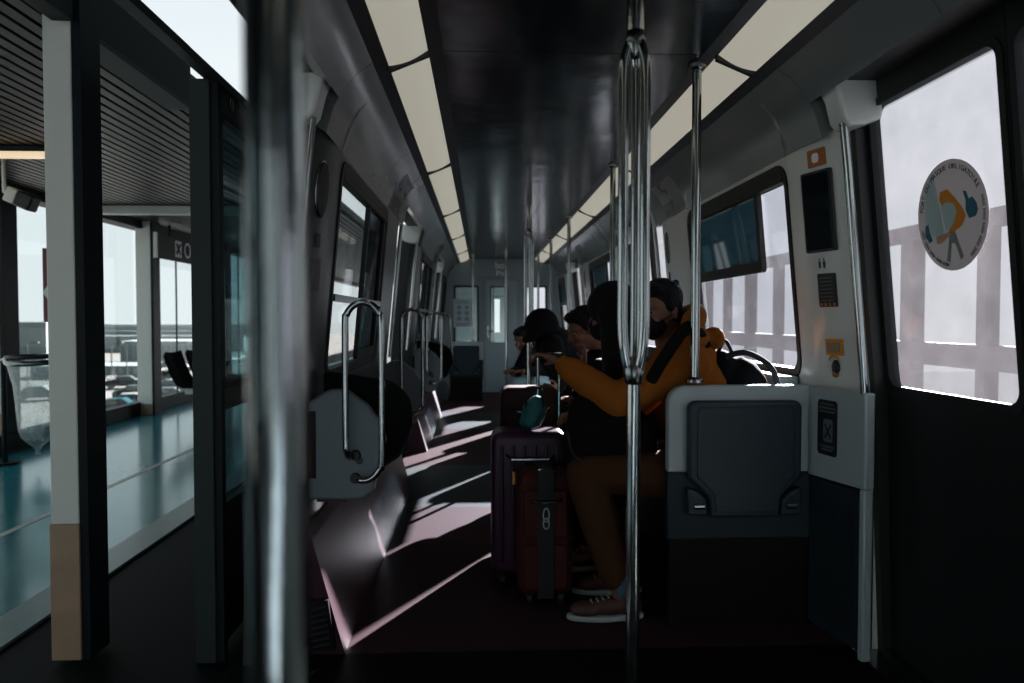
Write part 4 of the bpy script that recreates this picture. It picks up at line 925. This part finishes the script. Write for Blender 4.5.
def seated(label, head, hdir, sh, hip, knees, ankles, arms, top, bottom, skinm='skin', torso_r=.13, hairf=None, mask=False, sleeve=.052, vox=.009, detail=True, hands=True, neckup=None, foot=(-1, 0)):
    """sh: (left,right) shoulders; hip: centre; arms: [(elbow,wrist,handdir,palm,thumb)]*2"""
    V = Vector; head = V(head); hip = V(hip); shl, shr = V(sh[0]), V(sh[1]); R = Rdir(hdir)
    root = thing('person', (hip.x, hip.y, 0), label, 'person', 'passengers')
    mid = (shl + shr) / 2; chest = mid.lerp(hip, .35); neck = head + R @ V((0, -.045, -.13))
    mb = MB(); head_parts(mb, head, R); mb.cap(neck, .055, mid + V((0, 0, .01)), .07)
    ax = (shr - shl).normalized()
    hl, hr = hip - ax * .09, hip + ax * .09
    # body core under the clothes
    mb.chain([(mid, .09), (chest, .115), (hip, .12)]); mb.chain([(shl, .05), (mid, .08), (shr, .05)])
    for (S, a) in ((shl, arms[0]), (shr, arms[1])):
        mb.chain([(S, .05), (V(a[0]), .038), (V(a[1]), .025)])
        if hands: hand(mb, a[1], a[2], a[3], a[5] if len(a) > 5 else .8, 1.0, a[4])
    for H, k, an in ((hl, knees[0], ankles[0]), (hr, knees[1], ankles[1])): mb.chain([(H, .085), (V(k), .052), (V(an), .035)])
    body = organic(mb, 'body', skinm, root, .0075, 3)
    if detail: eyes(head, R, root)
    # top garment
    mb = MB(); w = torso_r
    for t_ in (0, .25, .5, .75, 1.0):
        c = mid.lerp(hip, t_); ww = w * (1.0, 1.08, 1.05, 1.05, 1.12)[int(t_ * 4)]
        mb.ico(c + V((0, 0, -.03 if t_ == 0 else 0)), (.18 if t_ < .6 else .165, ww, ww), Rdir(ax.cross(V((0, 0, 1))), (0, 0, 1)), 3)
    mb.chain([(shl, sleeve + .022), (mid + V((0, 0, .0)), .09), (shr, sleeve + .022)])
    for (S, a) in ((shl, arms[0]), (shr, arms[1])):
        E, W_ = V(a[0]), V(a[1]); mb.chain([(S, sleeve + .024), (S.lerp(E, .5), sleeve + .016), (E, sleeve + .008), (E.lerp(W_, .5), sleeve), (E.lerp(W_, .85), sleeve * .85), (E.lerp(W_, .97), sleeve * .62)])
    mb.tube([mid + V((0, 0, .02)), neck + V((0, 0, -.02))], [.10, .068], 16)
    organic(mb, top[1], top[0], root, .011, 4)
    # trousers
    mb = MB(); 
    for H, k, an in ((hl, knees[0], ankles[0]), (hr, knees[1], ankles[1])):
        k, an = V(k), V(an); mb.chain([(H, .115), (H.lerp(k, .5), .098), (k, .074), (k.lerp(an, .4), .072), (k.lerp(an, .88), .056)])
    mb.cap(hl, .12, hr, .12); organic(mb, bottom[1], bottom[0], root, .011, 4)
    if hairf: hairf(head, R, root)
    if mask: maskpart(head, R, root)
    for an in ankles: shoe(an, foot, root)
    return root, R, head, mid

V = Vector
# --- man in orange hoodie
Yh = 3.0
hd = atY(659, 312, 3.04)
shL = atY(688, 362, 2.95); shR = atY(682, 355, 3.22)
elb = atY(617, 402, 2.97); wr_ = atY(562, 364, 3.10); 
root, R, head, mid = seated('man in orange hoodie and black mask, arm stretched to a suitcase handle', hd, (-.80, -.60, -.16), (shL, shR), (1.03, 3.05, .56),
    [atY(583, 474, 2.93), (.46, 3.2, .56)], [(.545, 2.88, .11), (.60, 3.16, .11)],
    [(elb, wr_, (-.75, .25, .35), (-.3, 0, -1), -1, 1.0), (V((.70, 3.27, .82)), V((.47, 3.2, .78)), (-.9, -.2, 0), (0, 0, -1), 1, .7)],
    ('hoodie', 'hoodie'), ('trouser', 'trousers'), torso_r=.145, hairf=hair_short, mask=True, sleeve=.066)
# hood behind the neck
mb = MB(); nb = atY(689, 331, 3.02)
for k in range(9):
    a = math.radians(-70 + 140 * k / 8); mb.ico(nb + V((.075 * math.cos(a) - .05, .12 * math.sin(a), .015 + .05 * math.cos(a))), (.042, .045, .055))
mb.ico(nb + V((.0, 0, -.03)), (.085, .12, .06)); mb.ico(nb + V((.10, -.01, -.03)), (.045, .07, .05)); organic(mb, 'hood', 'hoodie', root, .009, 4)
mb = MB(); s0 = atY(650, 382, 2.84); s1 = atY(668, 352, 2.82); s2 = atY(690, 326, 2.88); s3 = atY(706, 345, 2.98)
mb.tube(tube_curve([s0, s1, s2, s3], 5), .026, 10); organic(mb, 'backpack_strap', 'blackcloth', root, .01, 2)
# sleeve cuff
mb = MB(); dcu = (wr_ - elb).normalized(); mb.tube([wr_ - dcu * .03, wr_ - dcu * .01, wr_ + dcu * .012], [.046, .042, .034], 18); build(mb, 'sleeve_cuff', 'hoodie', root)
mb = MB(); mb.cap((.555, 2.88, .12), .042, (.54, 2.88, .17), .042); build(mb, 'sock', 'sock', root)
# shoe sidewall trims are in the shoes; backpack on the bench behind him
bp = atY(732, 372, 3.02)
t = thing('backpack', (bp.x, bp.y, .9), 'black backpack behind the man in the orange hoodie, beside the window', 'backpack')
mb = MB(); mb.ico(bp + V((.03, 0, -.12)), (.13, .13, .19)); mb.ico(bp + V((-.05, .02, -.0)), (.08, .11, .10)); mb.ico(bp + V((.09, 0, -.14)), (.07, .11, .12)); organic(mb, 'body', 'blackcloth', t, .012, 4)
mb = MB(); mb.tube(tube_curve([bp + V((-.06, -.10, .07)), bp + V((.02, -.12, .085)), bp + V((.11, -.13, .03)), bp + V((.15, -.12, -.06))], 5), .012, 8); build(mb, 'piping', 'strap', t)
mb = MB(); mb.tube(tube_curve([bp + V((-.06, 0, .08)), bp + V((-.03, 0, .13)), bp + V((.0, 0, .08))], 5), .008, 8); build(mb, 'top_loop', 'strap', t)
# dark bag on lap
lb = atY(603, 432, 3.02)
t = thing('lap_bag', (lb.x, lb.y, .62), 'large black bag on the knees of the man in the orange hoodie', 'bag')
mb = MB(); mb.ico(lb + V((.02, 0, -.01)), (.19, .12, .16)); mb.ico(lb + V((.0, .02, .08)), (.15, .10, .10)); mb.ico(lb + V((-.08, 0, -.06)), (.10, .10, .12)); mb.obox(lb + V((.06, 0, -.05)), (.15, 0, 0), (0, .09, 0), (0, 0, .10)); organic(mb, 'body', 'coat', t, .014, 5)
mb = MB(); mb.tube(tube_curve([lb + V((-.16, -.09, .02)), lb + V((-.13, -.12, -.08)), lb + V((-.02, -.12, -.12)), lb + V((.12, -.11, -.1))], 5), .006, 6); build(mb, 'zip', 'strap', t)

# --- long haired passenger
hd2 = atY(611, 316, 3.38)
def hair_long(c, R, parent):
    P = lambda x, y, z: Vector(c) + R @ Vector((x, y, z)); mb = MB()
    mb.ico(P(0, -.02, .05), (.11, .12, .11), R, 3)
    for k in range(22):
        a = math.radians(95 + 170 * 2 * (k / 21) * .5 + 0) + PI * .0
        an = math.radians(-10 + 200 * k / 21) + PI
        x, y = .085 * math.cos(an), .085 * math.sin(an) - .01
        p0 = P(x * .8, y * .8 - .0, .05); p1 = P(x * 1.12, y * 1.15, -.05); p2 = p1 + V((random.uniform(-.01, .01), random.uniform(-.01, .01), -.16)); p3 = p2 + V((random.uniform(-.02, .02), random.uniform(-.02, .01), -.16))
        mb.chain([(p0, .035), (p1, .034), (p2, .032), (p3, .018)])
    return organic(mb, 'hair', 'hair', parent, .009, 3)
seated('passenger with long black hair in a dark coat, sitting beside the orange hoodie', hd2, (-.75, .35, -.2), (atY(632, 378, 3.34), atY(632, 375, 3.70)), (.98, 3.55, .56),
    [(.46, 3.48, .56), (.47, 3.68, .56)], [(.50, 3.46, .11), (.50, 3.66, .11)],
    [(V((.74, 3.30, .80)), V((.54, 3.42, .72)), (-.9, .3, 0), (0, 0, -1), -1), (V((.74, 3.76, .80)), V((.54, 3.68, .72)), (-.9, -.2, 0), (0, 0, -1), 1)],
    ('coat', 'coat'), ('coat', 'trousers'), torso_r=.15, hairf=hair_long, mask=True, sleeve=.06, detail=False)
# --- man holding hand to his face
hd3 = atY(584, 330, 4.25)
seated('dark haired man with a hand raised to his chin, jacket collar lit by the sun', hd3, (-.8, -.25, -.35), (atY(598, 372, 4.08), atY(600, 370, 4.42)), (.98, 4.22, .56),
    [(.50, 4.12, .56), (.50, 4.32, .56)], [(.53, 4.10, .11), (.53, 4.30, .11)],
    [(V((.60, 4.06, .80)), atY(584, 366, 4.06), (.05, .1, 1), (-.9, 0, 0), -1, 1.3), (V((.68, 4.48, .78)), V((.55, 4.34, .72)), (-.9, -.3, 0), (0, 0, -1), 1)],
    ('blackcloth', 'jacket'), ('blackcloth', 'trousers'), torso_r=.14, hairf=hair_short, sleeve=.055)
# --- hooded passenger bent forward
def hooded(c, R, parent):
    P = lambda x, y, z: Vector(c) + R @ Vector((x, y, z)); mb = MB()
    mb.ico(P(0, -.03, .05), (.125, .14, .135), R, 3); mb.ico(P(0, -.07, -.06), (.11, .10, .10), R); mb.ico(P(0, -.12, -.14), (.13, .10, .10), R); mb.ico(P(0, -.05, .11), (.07, .09, .05), R)
    organic(mb, 'hood', 'blackcloth', parent, .011, 4)
    mb = MB(); mb.ico(P(0, .12, .055), (.075, .07, .014), R); mb.ico(P(0, .07, .07), (.08, .06, .03), R); organic(mb, 'cap_peak', 'blackcloth', parent, .008, 2)
hd4 = atY(542, 334, 5.45)
seated('passenger in a black hood and cap bent forward over the luggage', hd4, (-.55, -.55, -.55), (V((hd4.x + .06, 5.32, 1.0)), V((hd4.x + .14, 5.66, 1.0))), (.78, 5.62, .56),
    [(.88, 5.17, .56), (.68, 5.15, .56)], [(.87, 5.08, .11), (.67, 5.06, .11)],
    [(V((.56, 5.18, .80)), V((.52, 5.04, .70)), (-.3, -.5, .1), (-.4, .6, 0), -1, 1.0), (V((.62, 5.76, .80)), V((.66, 5.5, .70)), (-.9, -.2, 0), (0, 0, -1), 1)],
    ('blackcloth', 'jacket'), ('blackcloth', 'trousers'), torso_r=.15, hairf=hooded, sleeve=.058, detail=False, mask=True, foot=(-.2, -1))
t = thing('folding_stool_seat', (.85, 5.62, 0), 'dark seat under the hooded passenger by the middle doors', 'seat')
mb = MB(); mb.box(.68, 1.04, 5.44, 5.80, .36, .42); build(mb, 'seat', 'pad', t, bevel=.02, bseg=3)
mb = MB(); mb.box(.78, .98, 5.5, 5.74, 0, .36); build(mb, 'base', 'maroon', t)
# --- far passenger in pale jeans
hd5 = atY(523, 340, 7.45)
seated('far passenger in pale jeans and dark jacket by the end door', hd5, (-.6, -.7, -.4), (V((hd5.x + .06, 7.38, .88)), V((hd5.x + .20, 7.62, .88))), (.66, 7.62, .50),
    [(.33, 7.32, .55), (.55, 7.28, .55)], [(.30, 7.26, .11), (.52, 7.22, .11)],
    [(V((.36, 7.36, .66)), V((.30, 7.2, .68)), (-.3, -.8, .2), (0, 0, -1), -1), (V((.62, 7.46, .66)), V((.42, 7.22, .68)), (-.8, -.5, 0), (0, 0, -1), 1)],
    ('blackcloth', 'jacket'), ('jeans', 'jeans'), torso_r=.12, hairf=hair_short, sleeve=.05, detail=False, foot=(-.4, -1))
t = thing('folding_stool_seat', (.68, 7.62, 0), 'dark seat under the far passenger in pale jeans', 'seat')
mb = MB(); mb.box(.50, .85, 7.50, 7.80, .34, .39); build(mb, 'seat', 'pad', t, bevel=.02, bseg=3)
mb = MB(); mb.box(.60, .80, 7.56, 7.76, 0, .34); build(mb, 'base', 'maroon', t)

# ------------------------------------------------------------ luggage
def suitcase(cx, cy, w, d, z0, z1, m, lab, handle=None, rot=0, ribs=True, strap=False, wheels=True, frontm=None):
    t = thing('suitcase', (cx, cy, 0), lab, 'suitcase', 'suitcases in the aisle')
    mb = MB(); o = rrect(cx - w / 2, cx + w / 2, z0, z1, .05, 6); mb.prism([(x, cy - d / 2, z) for x, z in o], (0, d, 0)); build(mb, 'shell', m, t, bevel=.03, bseg=4)
    if ribs:
        n = 6
        for k in range(n):
            x = cx - w * .36 + w * .72 * k / (n - 1); mb = MB(); mb.tube([(x, cy - d / 2 - .001, z0 + .06), (x, cy - d / 2 - .004, (z0 + z1) / 2), (x, cy - d / 2 - .001, z1 - .06)], .008, 8); build(mb, 'rib', frontm or m, t)
    if frontm and not ribs:
        for xa, xb, za, zb in ((-.40, .40, .06, .42), (-.40, .40, .48, .86)):
            mb = MB(); mb.prism([(x, cy - d / 2 - .02, z) for x, z in rrect(cx + w * xa, cx + w * xb, z0 + (z1 - z0) * za, z0 + (z1 - z0) * zb, .02)], (0, .025, 0)); build(mb, 'pocket', frontm, t, bevel=.008, bseg=3)
    mb = MB(); mb.tube([(cx - w * .30, cy - d / 2 - .005, z1 - .10), (cx - w * .24, cy - d / 2 - .03, z1 - .115), (cx + w * .24, cy - d / 2 - .03, z1 - .115), (cx + w * .30, cy - d / 2 - .005, z1 - .10)], .008, 8); build(mb, 'carry_handle', 'chrome_dark', t)
    if strap:
        mb = MB(); mb.box(cx - .035, cx + .035, cy - d / 2 - .024, cy + d / 2 + .006, z0 - .002, z1 + .012); build(mb, 'strap', 'strap', t, bevel=.004)
    if handle:
        hx, hz, sp = handle; mb = MB()
        for x in (hx - sp / 2, hx + sp / 2): mb.tube([(x, cy + d / 2 - .03, z1 - .02), (x, cy + d / 2 - .03, hz)], .008, 10)
        build(mb, 'telescopic_handle', 'chrome', t)
        mb = MB(); mb.tube([(hx - sp / 2 - .01, cy + d / 2 - .03, hz), (hx + sp / 2 + .01, cy + d / 2 - .03, hz)], .013, 12); build(mb, 'handle_grip', 'black', t)
    if wheels:
        for sx in (-1, 1):
            for sy in (-1, 1):
                mb = MB(); x = cx + sx * (w / 2 - .05); y = cy + sy * (d / 2 - .045); mb.tube([(x - .01, y, .025), (x + .01, y, .025)], .025, 14); mb.box(x - .016, x + .016, y - .012, y + .012, .03, z0 + .01); build(mb, 'wheel', 'rubber', t)
    return t
a = atY(514, 430, 3.28); 
t = suitcase(.215, 3.36, .34, .22, .05, .69, 'case_p', 'purple hard suitcase with chrome carry handle standing in the aisle', handle=(.315, 1.02, .10))
t = suitcase(.265, 3.10, .23, .17, .045, .56, 'case_r', 'dark red patterned suitcase with black strap in front of the purple one', ribs=False, strap=True, frontm='case_r')
mb = MB(); c = V((.265, 2.987, .36)); mb.tube([c + V((.012 * math.cos(a_), 0, .03 + .028 * math.sin(a_))) for a_ in [2 * PI * k / 20 for k in range(20)]], .003, 6, closed=True); mb.tube([c + V((.012 * math.cos(a_), 0, -.005 + .022 * math.sin(a_))) for a_ in [2 * PI * k / 20 for k in range(20)]], .003, 6, closed=True); build(mb, 'strap_logo', 'sole', t)
mb = MB(); c = atY(514, 472, 3.0); mb.tube([c, c + V((0, 0, -.05))], .008, 8); build(mb, 'zip_pull', 'gold', t)
suitcase(.245, 3.74, .30, .20, .05, .85, 'case_m', 'tall brown red suitcase with sunlit top edge near the hooded passenger', ribs=False, frontm='case_m')
c = atY(534, 408, 3.30)
t = thing('shoulder_bag', (c.x, c.y, .5), 'teal cloth bag perched on top of the purple suitcase', 'bag')
mb = MB(); c = c + V((0, 0, -.015)); mb.ico(c, (.058, .06, .06)); mb.ico(c + V((-.015, 0, -.045)), (.055, .07, .035)); mb.ico(c + V((.012, .0, .035)), (.036, .045, .04)); organic(mb, 'body', 'tealbag', t, .01, 4)
mb = MB(); mb.tube(tube_curve([c + V((-.04, -.03, .02)), c + V((-.02, -.02, .10)), c + V((.03, -.02, .10)), c + V((.04, -.03, .02))], 5), .006, 8); build(mb, 'carry_strap', 'strap', t)

# shoe trims: pale curved outline on the near shoe
# ------------------------------------------------------------ light, world, camera
sc = bpy.context.scene
el = math.radians(20.5)
d = Vector((-.447 * math.cos(el), -.894 * math.cos(el), -math.sin(el)))
sun = bpy.data.lights.new('sun', 'SUN'); sun.energy = 100; sun.angle = math.radians(.5); sun.color = (1, .96, .93)
so = bpy.data.objects.new('sun', sun); COL.objects.link(so); so.rotation_euler = d.to_track_quat('-Z', 'Y').to_euler(); so.location = (20, 40, 20)
w = bpy.data.worlds.new('sky'); sc.world = w; w.use_nodes = True; nt = w.node_tree; bg = nt.nodes['Background']
tc = nt.nodes.new('ShaderNodeTexCoord'); sx = nt.nodes.new('ShaderNodeSeparateXYZ'); rp = nt.nodes.new('ShaderNodeValToRGB')
nt.links.new(tc.outputs['Generated'], sx.inputs[0]); mr = nt.nodes.new('ShaderNodeMapRange'); mr.inputs[1].default_value = -.3; mr.inputs[2].default_value = .9
nt.links.new(sx.outputs['Z'], mr.inputs[0]); nt.links.new(mr.outputs[0], rp.inputs[0])
rp.color_ramp.elements[0].position = 0; rp.color_ramp.elements[0].color = (.48, .52, .54, 1)
rp.color_ramp.elements[1].position = 1; rp.color_ramp.elements[1].color = (.40, .60, .74, 1)
e = rp.color_ramp.elements.new(.25); e.color = (.90, .96, .97, 1); e = rp.color_ramp.elements.new(.5); e.color = (.86, .93, .96, 1)
nt.links.new(rp.outputs[0], bg.inputs[0]); bg.inputs[1].default_value = 1.0
cam = bpy.data.cameras.new('camera'); co = bpy.data.objects.new('camera', cam); COL.objects.link(co)
co.location = (0, 0, EYE); co.rotation_euler = (PI / 2 - TH, 0, -PS); cam.lens = F / 1024 * 36; cam.sensor_width = 36; cam.clip_start = .05; cam.clip_end = 1000
cam.dof.use_dof = True; cam.dof.focus_distance = 2.9; cam.dof.aperture_fstop = 2.8
sc.camera = co
vs = sc.view_settings; vs.view_transform = 'Standard'; vs.look = 'None'; vs.gamma = 1; vs.exposure = 0; vs.use_curve_mapping = False
